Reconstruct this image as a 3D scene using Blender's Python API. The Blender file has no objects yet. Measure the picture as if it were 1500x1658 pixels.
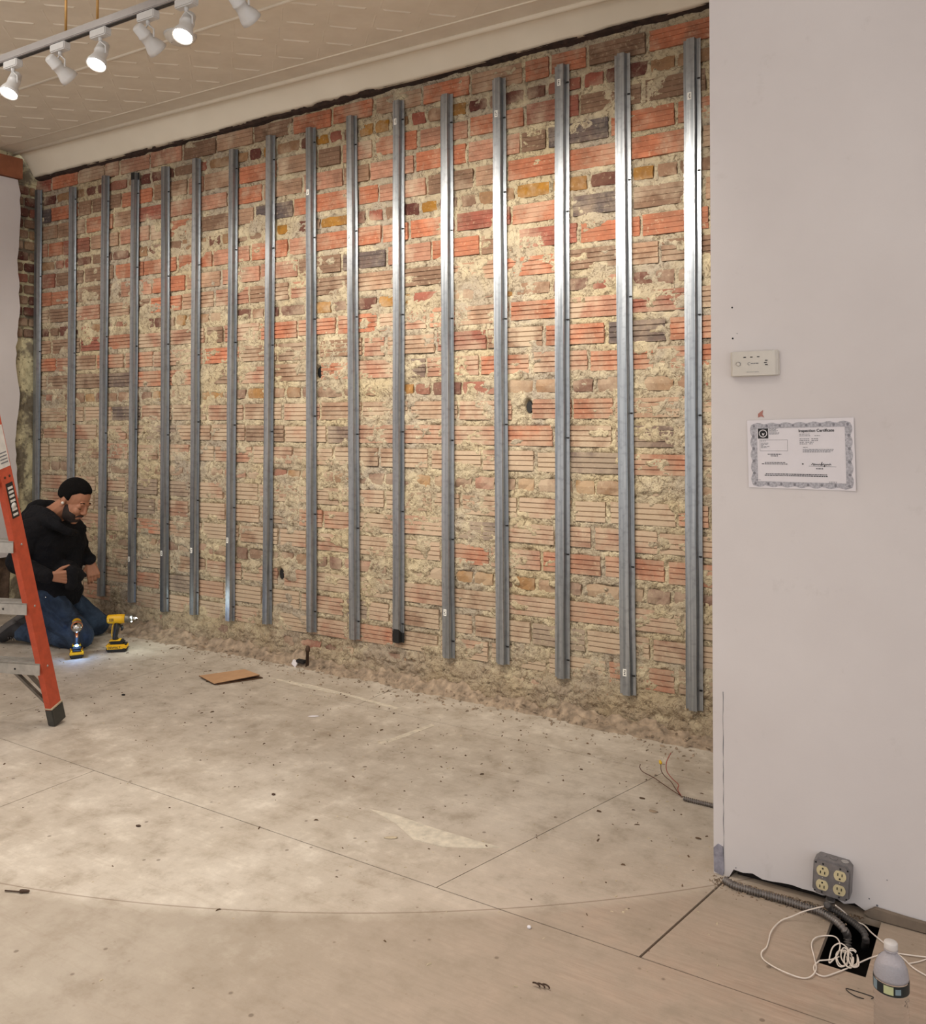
import bpy, bmesh, math, random
import numpy as np
from mathutils import Vector, Matrix, Quaternion
random.seed(7); rng = np.random.default_rng(7)
sc = bpy.context.scene; COL = sc.collection
PI = math.pi

# ------------------------------------------------------------------ camera
F = 1450.0; A = math.atan(F/2303); TH = math.radians(1.04); EYE = 1.5; VH = 664.0; CY = VH - F*math.tan(TH)
Rv = np.array([math.cos(A), math.sin(A), 0]); Fh = np.array([-math.sin(A), math.cos(A), 0]); Zv = np.array([0, 0, 1.0])
Fv = Fh*math.cos(TH) + Zv*math.sin(TH); Uv = -Fh*math.sin(TH) + Zv*math.cos(TH); Cp = np.array([0, 0, EYE])
def ray(u, v): return Rv*(u-750)/F + Uv*(CY-v)/F + Fv
def fl(u, v, z=0.0): d = ray(u, v); return Cp + d*(z-EYE)/d[2]
def wy(u, v, y): d = ray(u, v); return Cp + d*y/d[1]
def wx(u, v, x): d = ray(u, v); return Cp + d*x/d[0]
def pt(u, v, z): return Cp + ray(u, v)*z
def px(p):
    p = np.asarray(p, float)-Cp; w = p@Fv
    return 750+F*(p@Rv)/w, CY-F*(p@Uv)/w, w
cd = bpy.data.cameras.new('camera'); cam = bpy.data.objects.new('camera', cd); COL.objects.link(cam)
cam.location = (0, 0, EYE); cam.rotation_euler = (PI/2+TH, 0, A)
cd.sensor_fit = 'HORIZONTAL'; cd.sensor_width = 36; cd.lens = F/1500*36; cd.shift_x = 0; cd.shift_y = (CY-829)/1500
cd.clip_start = 0.05; cd.clip_end = 100
sc.camera = cam

# ------------------------------------------------------------------ world, exposure, big lights
w = bpy.data.worlds.new('world'); sc.world = w; w.use_nodes = True
w.node_tree.nodes['Background'].inputs[0].default_value = (0.985, 0.98, 1.0, 1)
w.node_tree.nodes['Background'].inputs[1].default_value = 1.02
sc.view_settings.view_transform = 'Standard'; sc.view_settings.look = 'None'
sc.view_settings.exposure = 0.0; sc.view_settings.gamma = 1.0; sc.view_settings.use_curve_mapping = False
def area(name, loc, aim, sx, sy, power, col):
    l = bpy.data.lights.new(name, 'AREA'); l.shape = 'RECTANGLE'; l.size = sx; l.size_y = sy; l.energy = power; l.color = col
    o = bpy.data.objects.new(name, l); COL.objects.link(o); o.location = loc
    o.rotation_euler = (Vector(aim)-Vector(loc)).to_track_quat('-Z', 'Y').to_euler(); return o
area('overhead_fill', (-1.4, 0.2, 3.3), (-1.4, 0.6, 0), 2.2, 1.6, 22, (1.0, 0.93, 0.84))  # soft room fill added overhead, no fixture known here
area('overhead_fill_far', (-4.3, 0.7, 3.3), (-5.6, 1.7, 0.6), 2.4, 1.6, 48, (1.0, 0.955, 0.91))  # second fill, added to brighten the left floor and end wall
area('front_cool_fill', (1.6, -2.4, 1.8), (0.2, 3.0, 1.3), 2.4, 2.0, 14, (0.90, 0.94, 1.0))  # cool fill added behind the camera, no window seen there
SPOT_WALL = 68; SPOT_DOWN = 48; LAMP_COL = (1.0, 0.93, 0.83)

# ------------------------------------------------------------------ helpers
def lin(r, g, b):
    f = lambda c: (c/255/12.92 if c/255 <= .04045 else ((c/255+.055)/1.055)**2.4)
    return (f(r), f(g), f(b), 1)
def tag(o, label=None, cat=None, group=None, kind=None):
    if label: o['label'] = label
    if cat: o['category'] = cat
    if group: o['group'] = group
    if kind: o['kind'] = kind
    return o
def thing(name, label, cat, loc=(0, 0, 0), group=None, rz=0):
    o = bpy.data.objects.new(name, None); o.empty_display_size = .05; COL.objects.link(o)
    o.location = tuple(loc); o.rotation_euler = (0, 0, rz); return tag(o, label, cat, group)
def link(name, me, parent=None, loc=None):
    o = bpy.data.objects.new(name, me); COL.objects.link(o)
    if parent is not None: o.parent = parent
    if loc is not None: o.location = tuple(loc)
    return o
def mesh_np(name, V, Fq, mats, smooth=True, mi=None):
    me = bpy.data.meshes.new(name); V = np.asarray(V, np.float32); Fq = np.asarray(Fq, np.int32)
    me.vertices.add(len(V)); me.vertices.foreach_set('co', V.ravel())
    n = Fq.shape[1]; me.loops.add(Fq.size); me.loops.foreach_set('vertex_index', Fq.ravel())
    me.polygons.add(len(Fq)); me.polygons.foreach_set('loop_start', np.arange(0, Fq.size, n, dtype=np.int32))
    if mi is not None: me.polygons.foreach_set('material_index', np.asarray(mi, np.int32))
    me.polygons.foreach_set('use_smooth', np.full(len(Fq), smooth)); me.update(calc_edges=True)
    for m in (mats if isinstance(mats, (list, tuple)) else [mats]): me.materials.append(m)
    return me
def grid_faces(nu, nv, off=0):
    i = np.arange(nu-1)[:, None]*nv + np.arange(nv-1)[None]; i = i.ravel()+off
    return np.c_[i, i+nv, i+nv+1, i+1]
class MB:
    """collects shapes in world (or local) coordinates and links them as one mesh"""
    def __init__(s): s.v = []; s.f = []; s.m = []; s.sm = []
    def add(s, V, Fs, m=0, smooth=False):
        o = len(s.v); s.v += [tuple(map(float, p)) for p in V]; s.f += [tuple(i+o for i in q) for q in Fs]
        s.m += [m]*len(Fs); s.sm += [smooth]*len(Fs); return s
    def box(s, c, d, R=None, m=0, bev=0):
        c = np.array(c, float); h = np.array(d, float)/2
        R = np.eye(3) if R is None else np.asarray(R, float)
        if bev > 0:
            bm = bmesh.new(); bmesh.ops.create_cube(bm, size=1)
            for q in bm.verts: q.co = Vector((q.co.x*d[0], q.co.y*d[1], q.co.z*d[2]))
            bmesh.ops.bevel(bm, geom=bm.edges[:], offset=bev, segments=2, affect='EDGES')
            bm.verts.index_update(); V = [c+R@np.array(q.co) for q in bm.verts]
            s.add(V, [[q.index for q in fa.verts] for fa in bm.faces], m, False); bm.free(); return s
        V = [c+R@(h*np.array(k)) for k in ((-1,-1,-1),(1,-1,-1),(1,1,-1),(-1,1,-1),(-1,-1,1),(1,-1,1),(1,1,1),(-1,1,1))]
        return s.add(V, [(0,3,2,1),(4,5,6,7),(0,1,5,4),(1,2,6,5),(2,3,7,6),(3,0,4,7)], m)
    def prism(s, poly, z0, z1, m=0, f=lambda p: p):
        n = len(poly); V = [f((p[0], p[1], z0)) for p in poly]+[f((p[0], p[1], z1)) for p in poly]
        return s.add(V, [tuple(range(n))[::-1], tuple(range(n, 2*n))]+[(i, (i+1) % n, n+(i+1) % n, n+i) for i in range(n)], m)
    def tube(s, pts, r, n=10, m=0, cap=True, closed=False, sq=1.0):
        P = np.array(pts, float); k = len(P); r = np.broadcast_to(np.asarray(r, float), (k,))
        T = np.gradient(P, axis=0); T /= np.linalg.norm(T, axis=1)[:, None]+1e-12
        a0 = np.cross(T[0], [0, 0, 1]); a0 = np.cross(T[0], [1, 0, 0]) if np.linalg.norm(a0) < .2 else a0
        a0 /= np.linalg.norm(a0); V = []
        for i in range(k):
            a0 = a0-T[i]*(a0@T[i]); a0 /= np.linalg.norm(a0)+1e-12; b0 = np.cross(T[i], a0)
            for j in range(n):
                t = 2*PI*j/n; V.append(P[i]+r[i]*(math.cos(t)*a0+math.sin(t)*b0*sq))
        Fs = [(i*n+j, i*n+(j+1) % n, (i+1)*n+(j+1) % n, (i+1)*n+j) for i in range(k-1) for j in range(n)]
        if cap: Fs += [tuple(range(n))[::-1], tuple((k-1)*n+j for j in range(n))]
        return s.add(V, Fs, m, True)
    def lathe(s, prof, o, ax=(0, 0, 1), n=20, m=0, smooth=True):
        ax = np.array(ax, float); ax /= np.linalg.norm(ax); o = np.array(o, float)
        a0 = np.cross(ax, [0, 0, 1]) if abs(ax[2]) < .9 else np.cross(ax, [1, 0, 0]); a0 /= np.linalg.norm(a0); b0 = np.cross(ax, a0)
        V = []; k = len(prof)
        for r, h in prof:
            for j in range(n): t = 2*PI*j/n; V.append(o+ax*h+max(r, 1e-5)*(math.cos(t)*a0+math.sin(t)*b0))
        Fs = [(i*n+j, i*n+(j+1) % n, (i+1)*n+(j+1) % n, (i+1)*n+j) for i in range(k-1) for j in range(n)]
        Fs += [tuple(range(n))[::-1], tuple((k-1)*n+j for j in range(n))]
        return s.add(V, Fs, m, smooth)
    def ell(s, c, r, M3=None, nu=16, nv=12, m=0, fn=None):
        c = np.array(c, float); r = np.broadcast_to(np.array(r, float), (3,)); M3 = np.eye(3) if M3 is None else M3; V = []
        for i in range(nv+1):
            p = PI*i/nv
            for j in range(nu):
                t = 2*PI*j/nu; d = np.array([math.sin(p)*math.cos(t), math.sin(p)*math.sin(t), math.cos(p)])
                q = d*r*(fn(d) if fn else 1); V.append(c+M3@q)
        Fs = [(i*nu+j, (i+1)*nu+j, (i+1)*nu+(j+1) % nu, i*nu+(j+1) % nu) for i in range(nv) for j in range(nu)]
        return s.add(V, Fs, m, True)
    def cap(s, p, q, r0, r1, n=12, m=0):
        """tapered capsule"""
        p = np.array(p, float); q = np.array(q, float); L = np.linalg.norm(q-p); d = (q-p)/max(L, 1e-9)
        pts = []; rs = []
        for k in range(5): a = PI/2*(1-k/4); pts.append(p-d*r0*math.sin(a)); rs.append(max(r0*math.cos(a), 1e-4))
        for k in range(5): a = PI/2*k/4; pts.append(q+d*r1*math.sin(a)); rs.append(max(r1*math.cos(a), 1e-4))
        d3 = d; a0 = np.cross(d3, [0, 0, 1]); a0 = np.cross(d3, [1, 0, 0]) if np.linalg.norm(a0) < .2 else a0
        a0 /= np.linalg.norm(a0); b0 = np.cross(d3, a0); V = []
        for P, r in zip(pts, rs):
            for j in range(n): t = 2*PI*j/n; V.append(P+r*(math.cos(t)*a0+math.sin(t)*b0))
        k = len(pts); Fs = [(i*n+j, i*n+(j+1) % n, (i+1)*n+(j+1) % n, (i+1)*n+j) for i in range(k-1) for j in range(n)]
        Fs += [tuple(range(n))[::-1], tuple((k-1)*n+j for j in range(n))]
        return s.add(V, Fs, m, True)
    def chain(s, pts, n=12, m=0):
        for a, b in zip(pts[:-1], pts[1:]): s.cap(a[0], b[0], a[1], b[1], n, m)
        return s
    def build(s, name, mats, parent=None, loc=None, origin=None):
        off = np.zeros(3)
        if origin is not None: off = np.array(origin, float)
        elif parent is not None and loc is None:
            q = parent
            while q is not None: off = off+np.array(q.location); q = q.parent
        me = bpy.data.meshes.new(name)
        me.from_pydata([tuple(np.array(p)-off) for p in s.v], [], s.f)
        for m in (mats if isinstance(mats, (list, tuple)) else [mats]): me.materials.append(m)
        me.polygons.foreach_set('material_index', s.m); me.polygons.foreach_set('use_smooth', s.sm); me.update()
        return link(name, me, parent, loc if loc is not None else (origin if origin is not None and parent is None else None))
def bake(o, mods):
    """apply modifiers through the depsgraph and keep the result as the mesh"""
    for t, kw in mods:
        m = o.modifiers.new(t.lower(), t)
        for k, v in kw.items(): setattr(m, k, v)
    dg = bpy.context.evaluated_depsgraph_get(); dg.update()
    me = bpy.data.meshes.new_from_object(o.evaluated_get(dg)); o.modifiers.clear(); old = o.data; o.data = me
    me.polygons.foreach_set('use_smooth', [True]*len(me.polygons)); me.name = o.name; bpy.data.meshes.remove(old); return o
def text(name, s, size, M4, mat, parent, ext=.0003, bold=0):
    c = bpy.data.curves.new(name, 'FONT'); c.body = s; c.size = size; c.extrude = ext; c.align_x = 'LEFT'; c.offset = bold
    t = bpy.data.objects.new(name, c); COL.objects.link(t); dg = bpy.context.evaluated_depsgraph_get()
    me = bpy.data.meshes.new_from_object(t.evaluated_get(dg)); bpy.data.objects.remove(t)
    me.transform(M4); me.materials.clear(); me.materials.append(mat); return link(name, me, parent)
def spline(pts, k=8):
    P = [np.array(p, float) for p in pts]; P = [2*P[0]-P[1]]+P+[2*P[-1]-P[-2]]; out = []
    for i in range(1, len(P)-2):
        for j in range(k):
            t = j/k; a, b, c, d = P[i-1:i+3]
            out.append(.5*((2*b)+(-a+c)*t+(2*a-5*b+4*c-d)*t*t+(-a+3*b-3*c+d)*t**3))
    out.append(P[-2]); return out
def vnoise(x, y, seed=0):
    r = np.random.default_rng(seed).random((256, 256)); xi = np.floor(x).astype(int); yi = np.floor(y).astype(int)
    fx = x-xi; fy = y-yi; fx = fx*fx*(3-2*fx); fy = fy*fy*(3-2*fy)
    g = lambda i, j: r[i & 255, j & 255]
    return (g(xi, yi)*(1-fx)+g(xi+1, yi)*fx)*(1-fy)+(g(xi, yi+1)*(1-fx)+g(xi+1, yi+1)*fx)*fy
def fbm(x, y, o=4, seed=0, p=.5):
    s = 0; a = 1; t = 0
    for k in range(o): s = s+a*vnoise(x*2**k+17*k, y*2**k+5*k, seed+k); t += a; a *= p
    return s/t

# ------------------------------------------------------------------ materials
class NT:
    def __init__(s, name):
        s.mat = bpy.data.materials.new(name); s.mat.use_nodes = True; s.t = s.mat.node_tree; s.n = s.t.nodes
        s.b = s.n['Principled BSDF']
    def N(s, t, **kw):
        n = s.n.new(t)
        for k, v in kw.items(): setattr(n, k, v)
        return n
    def L(s, a, b): s.t.links.new(a, b)
    def pos(s, obj=False, scale=(1, 1, 1), rot=(0, 0, 0)):
        src = s.N('ShaderNodeTexCoord').outputs['Object'] if obj else s.N('ShaderNodeNewGeometry').outputs['Position']
        m = s.N('ShaderNodeMapping'); m.inputs['Scale'].default_value = scale; m.inputs['Rotation'].default_value = rot
        s.L(src, m.inputs[0]); return m.outputs[0]
    def noise(s, vec, sc_, det=4, rough=.55, dist=0):
        n = s.N('ShaderNodeTexNoise'); n.inputs['Scale'].default_value = sc_; n.inputs['Detail'].default_value = det
        n.inputs['Roughness'].default_value = rough; n.inputs['Distortion'].default_value = dist
        s.L(vec, n.inputs['Vector']); return n.outputs[0]
    def ramp(s, fac, lo, hi):
        r = s.N('ShaderNodeMapRange'); r.inputs[1].default_value = lo; r.inputs[2].default_value = hi; s.L(fac, r.inputs[0]); return r.outputs[0]
    def math(s, op, a, b=None):
        m = s.N('ShaderNodeMath', operation=op)
        for i, x in enumerate((a, b)):
            if x is None: continue
            if isinstance(x, (int, float)): m.inputs[i].default_value = x
            else: s.L(x, m.inputs[i])
        return m.outputs[0]
    def mix(s, f, a, b, mode='MIX'):
        m = s.N('ShaderNodeMix', data_type='RGBA', blend_type=mode)
        for i, x in ((0, f), (6, a), (7, b)):
            if isinstance(x, (int, float)): m.inputs[i].default_value = x
            elif isinstance(x, tuple): m.inputs[i].default_value = x
            else: s.L(x, m.inputs[i])
        return m.outputs[2]
    def bump(s, h, st, d=.01):
        b = s.N('ShaderNodeBump'); b.inputs['Strength'].default_value = st; b.inputs['Distance'].default_value = d
        s.L(h, b.inputs['Height']); s.L(b.outputs[0], s.b.inputs['Normal'])
    def out(s, col, rough=.8, metal=0, spec=.5):
        if isinstance(col, tuple): s.b.inputs['Base Color'].default_value = col
        else: s.L(col, s.b.inputs['Base Color'])
        s.b.inputs['Roughness'].default_value = rough; s.b.inputs['Metallic'].default_value = metal
        s.b.inputs['Specular IOR Level'].default_value = spec; return s.mat
def simple(name, c, rough=.6, metal=0, var=.12, scale=25, bump=0, obj=True, spec=.5):
    t = NT(name); v = t.pos(obj); n = t.noise(v, scale, 4)
    dk = tuple(x*(1-var) for x in c[:3])+(1,); lt = tuple(min(1, x*(1+var)) for x in c[:3])+(1,)
    col = t.mix(t.ramp(n, .3, .7), dk, lt)
    if bump: t.bump(n, bump, .004)
    return t.out(col, rough, metal, spec)
def emit(name, c, st):
    t = NT(name); t.b.inputs['Emission Color'].default_value = c; t.b.inputs['Emission Strength'].default_value = st
    return t.out(c, .4)

M = {}
# mortar: cream lime with grey cement smears
t = NT('mortar'); v = t.pos(); n1 = t.noise(v, 2.2, 5, .6); n2 = t.noise(v, 30, 5, .65); n3 = t.noise(v, 9, 4, .6)
c = t.mix(t.ramp(n1, .38, .62), lin(186, 170, 138), lin(168, 156, 138)); c = t.mix(t.ramp(n3, .5, .75), c, lin(208, 194, 162))
c = t.mix(t.ramp(n2, .52, .74), c, lin(118, 100, 80))
rg_ = t.math('ABSOLUTE', t.math('SUBTRACT', t.noise(v, 15, 3, .55, .8), .5)); c = t.mix(t.math('MULTIPLY', t.ramp(rg_, .02, .003), .65), c, lin(88, 70, 52))
# darker foot of the wall
sx = t.N('ShaderNodeSeparateXYZ'); t.L(t.N('ShaderNodeNewGeometry').outputs['Position'], sx.inputs[0])
lowm = t.ramp(t.math('ADD', sx.outputs[2], t.math('MULTIPLY', n3, .25)), .42, .12)
c = t.mix(t.math('MULTIPLY', lowm, .6), c, lin(136, 116, 96))
t.bump(t.math('ADD', n2, t.math('MULTIPLY', t.noise(v, 110, 3), .5)), 1.0, .012); M['mortar'] = t.out(c, .95, 0, .1)
def clay(name, c, dust=.5):
    t = NT(name); v = t.pos(); oi = t.N('ShaderNodeObjectInfo').outputs['Random']
    n1 = t.noise(v, 14, 4, .6); n2 = t.noise(v, 60, 4, .6); n3 = t.noise(v, 4.5, 5, .65)
    dk = tuple(x*.55 for x in c[:3])+(1,); lt = tuple(min(1, x*1.2) for x in c[:3])+(1,)
    col = t.mix(t.ramp(n1, .3, .72), dk, lt); col = t.mix(t.math('MULTIPLY', oi, .5), col, tuple(x*.75 for x in c[:3])+(1,))
    col = t.mix(t.math('MULTIPLY', t.ramp(t.noise(v, 2.6, 5, .65), .46, .62), .45), col, lin(124, 98, 80))
    sz = t.N('ShaderNodeSeparateXYZ'); t.L(t.N('ShaderNodeNewGeometry').outputs['Position'], sz.inputs[0])
    low = t.ramp(sz.outputs[2], 2.5, .9)                                  # the lower courses were parged: smears cling to the tiles
    th = t.math('ADD', n3, t.math('MULTIPLY', low, .13))
    col = t.mix(t.math('MULTIPLY', low, .22), col, lin(178, 154, 134))
    col = t.mix(t.math('MULTIPLY', t.ramp(th, .50, .66), dust), col, lin(190, 171, 146))
    col = t.mix(t.math('MULTIPLY', t.ramp(n2, .58, .75), .4), col, lin(212, 196, 164))
    t.bump(n2, .5, .004); return t.out(col, .85, 0, .2)
PAL = {'orange': lin(184, 116, 86), 'salmon': lin(178, 130, 106), 'buff': lin(172, 138, 112), 'tan': lin(150, 118, 94),
       'brown': lin(132, 104, 84), 'slate': lin(96, 86, 84), 'red': lin(152, 90, 74),
       'maroon': lin(98, 58, 50), 'ochre': lin(158, 112, 46), 'dun': lin(150, 116, 84)}
for k, c in PAL.items(): M['clay_'+k] = clay('clay_'+k, c, .75 if k in ('salmon', 'buff', 'tan') else .5)
# galvanised steel with long vertical streaks
t = NT('galvanised_steel'); v = t.pos(False, (60, 60, 1.2)); n = t.noise(v, 1.0, 4, .6); v2 = t.pos(False, (1, 1, 1)); n2 = t.noise(v2, 35, 3)
oi = t.N('ShaderNodeObjectInfo').outputs['Random']
c = t.mix(t.ramp(n, .3, .7), lin(122, 128, 133), lin(184, 187, 190)); c = t.mix(t.math('MULTIPLY', t.ramp(n2, .5, .75), .4), c, lin(104, 106, 110))
M['galv'] = t.out(c, .34, .8)
rr = t.math('ADD', .22, t.math('MULTIPLY', n, .2)); t.L(rr, t.b.inputs['Roughness']); t.bump(n, .08, .002)
M['galv_dull'] = simple('dull_zinc', lin(120, 120, 122), .5, .7, .25, 40, .1)
M['black'] = simple('black_paint', lin(18, 18, 18), .6)
M['screw'] = simple('black_screw', lin(24, 22, 22), .5, .3)
M['sticker'] = simple('paper_tag', lin(228, 226, 218), .8)
M['ink'] = simple('ink', lin(40, 40, 44), .9)
M['ink_grey'] = simple('grey_ink', lin(120, 120, 124), .9)
M['paper'] = simple('certificate_paper', lin(226, 221, 224), .85, 0, .02)
# painted walls
t = NT('white_wall_paint'); v = t.pos(); n = t.noise(v, 1.3, 5, .6); n2 = t.noise(v, 180, 2); n3 = t.noise(v, 9, 6, .7)
c = t.mix(t.ramp(n, .3, .7), lin(210, 203, 201), lin(220, 214, 212)); c = t.mix(t.math('MULTIPLY', t.ramp(n3, .62, .78), .3), c, lin(178, 170, 164))
t.bump(t.math('ADD', t.math('MULTIPLY', n2, .35), n), .12, .004); M['wallpaint'] = t.out(c, .75, 0, .3)
t = NT('cream_plaster'); v = t.pos(); n = t.noise(v, 2.5, 4); c = t.mix(t.ramp(n, .3, .7), lin(226, 216, 196), lin(236, 227, 208)); t.bump(n, .1, .01)
M['cream'] = t.out(c, .6, 0, .3)
# embossed tin ceiling: raised seams of a diagonal staggered pattern
t = NT('tin_ceiling'); v = t.pos(False, (1, 1, 1), (0, 0, math.radians(38))); n = t.noise(t.pos(), 7, 3)
vd = t.N('ShaderNodeVectorMath', operation='ADD'); sv = t.N('ShaderNodeVectorMath', operation='SCALE'); sv.inputs['Scale'].default_value = .02
nz = t.N('ShaderNodeTexNoise'); nz.inputs['Scale'].default_value = 9; t.L(v, nz.inputs[0]); t.L(nz.outputs[1], sv.inputs[0]); t.L(v, vd.inputs[0]); t.L(sv.outputs[0], vd.inputs[1])
br = t.N('ShaderNodeTexBrick'); br.inputs['Scale'].default_value = 1; br.inputs['Brick Width'].default_value = .23; br.inputs['Row Height'].default_value = .105
br.inputs['Mortar Size'].default_value = .007; br.inputs['Mortar Smooth'].default_value = .7; t.L(vd.outputs[0], br.inputs[0])
c = t.mix(t.ramp(n, .3, .7), lin(218, 208, 190), lin(228, 219, 202))
t.bump(n, .25, .01); M['tin'] = t.out(c, .55, 0, .4)
# plywood floor with plaster dust
ARC = [(-2.572, 1.705), (-1.61, 2.177), (-.875, 2.812)]
(x1, y1), (x2, y2), (x3, y3) = ARC
d_ = 2*(x1*(y2-y3)+x2*(y3-y1)+x3*(y1-y2)); s1, s2, s3 = x1*x1+y1*y1, x2*x2+y2*y2, x3*x3+y3*y3
AX = (s1*(y2-y3)+s2*(y3-y1)+s3*(y1-y2))/d_; AY = (s1*(x3-x2)+s2*(x1-x3)+s3*(x2-x1))/d_; AR = math.hypot(x1-AX, y1-AY)
t = NT('dusty_plywood'); v = t.pos(); n1 = t.noise(v, 1.1, 5, .6, .4); n2 = t.noise(v, 7, 6, .7); n3 = t.noise(v, 45, 4, .7)
gr = t.noise(t.pos(False, (3, 46, 1)), 1, 5, .6, 1.5); gr2 = t.noise(t.pos(False, (9, 60, 1)), 1, 4, .65)
geo = t.N('ShaderNodeNewGeometry').outputs['Position']; ds = t.N('ShaderNodeVectorMath', operation='DISTANCE'); ds.inputs[1].default_value = (AX, AY, 0); t.L(geo, ds.inputs[0])
dd = t.math('SUBTRACT', ds.outputs['Value'], AR); ins = t.ramp(dd, .02, -.02) if AY > 2.0 or True else None
sep = t.N('ShaderNodeSeparateXYZ'); t.L(geo, sep.inputs[0])
wood = t.mix(t.ramp(gr, .3, .7), lin(158, 128, 108), lin(188, 160, 140)); wood = t.mix(t.math('MULTIPLY', t.ramp(gr2, .46, .68), .55), wood, lin(132, 104, 86))
dusty = t.mix(t.ramp(n1, .35, .65), lin(180, 168, 152), lin(202, 192, 178)); dusty = t.mix(t.math('MULTIPLY', t.ramp(n2, .5, .68), .6), dusty, lin(146, 132, 114))
dusty = t.mix(t.math('MULTIPLY', t.ramp(n2, .47, .30), .7), dusty, lin(222, 213, 198))
dusty = t.mix(t.math('MULTIPLY', t.ramp(gr, .55, .75), .25), dusty, lin(150, 130, 106))
# dust thins towards the wall end at the right, and outside the old curved edge
xf = t.ramp(t.math('ADD', sep.outputs[0], t.math('MULTIPLY', n1, .9)), -1.6, .2); yf = t.ramp(sep.outputs[1], 3.3, 2.5)
wd = t.math('MULTIPLY', xf, yf); wd = t.math('MULTIPLY', wd, t.ramp(n2, .8, .35))
SIDE = 1 if math.hypot(-1.0-AX, 3.4-AY) < AR else -1
outm = t.ramp(t.math('MULTIPLY', dd, SIDE), -.01, .05)
dusty = t.mix(t.math('MULTIPLY', outm, .55), dusty, lin(146, 132, 115))
c = t.mix(t.math('MULTIPLY', wd, .85), dusty, wood)
ln = t.ramp(t.math('ABSOLUTE', dd), .004, .0015); c = t.mix(t.math('MULTIPLY', ln, .5), c, lin(104, 84, 64))
vo = t.N('ShaderNodeTexVoronoi'); vo.inputs['Scale'].default_value = 9; t.L(v, vo.inputs[0])
sp = t.ramp(vo.outputs['Distance'], .075, .045); c = t.mix(t.math('MULTIPLY', sp, .55), c, lin(84, 68, 54))
vo2 = t.N('ShaderNodeTexVoronoi'); vo2.inputs['Scale'].default_value = 26; t.L(v, vo2.inputs[0])
sp2 = t.math('MULTIPLY', t.ramp(vo2.outputs['Distance'], .11, .07), t.ramp(n2, .5, .6)); c = t.mix(t.math('MULTIPLY', sp2, .5), c, lin(112, 94, 76))
t.bump(t.math('ADD', n3, t.math('MULTIPLY', gr, .6)), .32, .004); M['ply'] = t.out(c, .8, 0, .25)
M['dark'] = simple('dark_void', lin(34, 28, 24), .95)
M['cove_shade'] = simple('cove_gap_shade', lin(52, 36, 28), .95, 0, .5, 30, .8)  # near-black brown painted for the shade in the gap under the cove
M['beam'] = simple('terracotta_wood_beam', lin(150, 92, 62), .8, 0, .25, 8, .3)
t = NT('old_grey_plaster'); v = t.pos(); n = t.noise(v, 7, 5, .6); n2 = t.noise(v, 45, 3)
c = t.mix(t.ramp(n, .44, .56), lin(120, 110, 92), lin(206, 196, 158)); c = t.mix(t.ramp(n2, .62, .7), c, lin(110, 98, 74)); t.bump(t.math('ADD', n, n2), .6, .01); M['oldplaster'] = t.out(c, .9)
M['dirtybrick'] = simple('dark_dirty_brick', lin(92, 74, 60), .95, 0, .45, 22, .9)
M['white_metal'] = simple('white_enamel', lin(205, 203, 200), .4, 0, .04)
M['track'] = simple('track_rail', lin(176, 172, 170), .35, .3, .05)
M['slot'] = simple('track_slot', lin(46, 42, 40), .6)
M['brass'] = simple('brass_rod', lin(196, 152, 90), .4, .6)
M['lamp'] = emit('lamp_face', (1, .93, .82, 1), 30)
M['lampdim'] = emit('lamp_rim_light', (1, .93, .82, 1), 8)
M['plastic'] = simple('white_plastic', lin(208, 202, 192), .5, 0, .03)
M['ladder'] = simple('orange_fibreglass', lin(188, 78, 50), .45, 0, .14, 30)
M['alu'] = simple('worn_aluminium', lin(178, 174, 166), .45, .55, .15, 30)
M['alud'] = simple('brace_steel', lin(120, 114, 106), .5, .6, .2, 30)
M['rubber'] = simple('grey_rubber', lin(66, 64, 58), .8, 0, .2)
M['lblblack'] = simple('black_sticker', lin(26, 24, 24), .5)
M['lblwhite'] = simple('white_print', lin(214, 212, 206), .6)
M['skin'] = simple('skin', lin(168, 116, 88), .55, 0, .08, 18)
M['hair'] = simple('black_hair', lin(14, 12, 12), .95, 0, .5, 120, 1.0, spec=.15)
M['beard'] = simple('dark_beard', lin(40, 29, 25), .8, 0, .4, 160, .4)
M['lip'] = simple('lip', lin(140, 88, 76), .5)
t = NT('black_fleece'); v = t.pos(True); n = t.noise(v, 7, 4, .6, 1.5); n2 = t.noise(v, 300, 2); t.bump(t.math('ADD', n, t.math('MULTIPLY', n2, .1)), .9, .03); M['hoodie'] = t.out(t.mix(n, lin(16, 16, 19), lin(30, 30, 34)), .9, 0, .2)
t = NT('blue_denim'); v = t.pos(True); n = t.noise(v, 6, 4, .6, 1.2); n2 = t.noise(v, 260, 2); t.bump(t.math('ADD', n, t.math('MULTIPLY', n2, .1)), .9, .03)
M['denim'] = t.out(t.mix(t.ramp(n, .35, .68), lin(36, 46, 62), lin(68, 84, 106)), .85, 0, .2)
M['shoe'] = simple('black_shoe', lin(32, 30, 32), .7); M['sole'] = simple('grey_sole', lin(88, 84, 82), .8)
M['earbud'] = simple('white_earbud', lin(220, 214, 204), .3)
M['yellow'] = simple('tool_yellow', lin(232, 180, 24), .4, 0, .06)
M['toolblack'] = simple('tool_black', lin(24, 24, 24), .55)
M['toolgrey'] = simple('tool_grey_nose', lin(120, 118, 112), .35, .7)
M['chrome'] = simple('chrome', lin(200, 198, 194), .18, 1)
M['copper'] = simple('orange_collar', lin(196, 104, 44), .4, .3)
M['led'] = emit('white_led', (.85, 1, .95, 1), 14); M['bled'] = emit('blue_led', (.12, .35, 1, 1), 22)
M['card'] = simple('cardboard', lin(192, 152, 114), .85, 0, .06, 30); M['carddark'] = simple('cardboard_edge', lin(92, 66, 46), .9)
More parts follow.
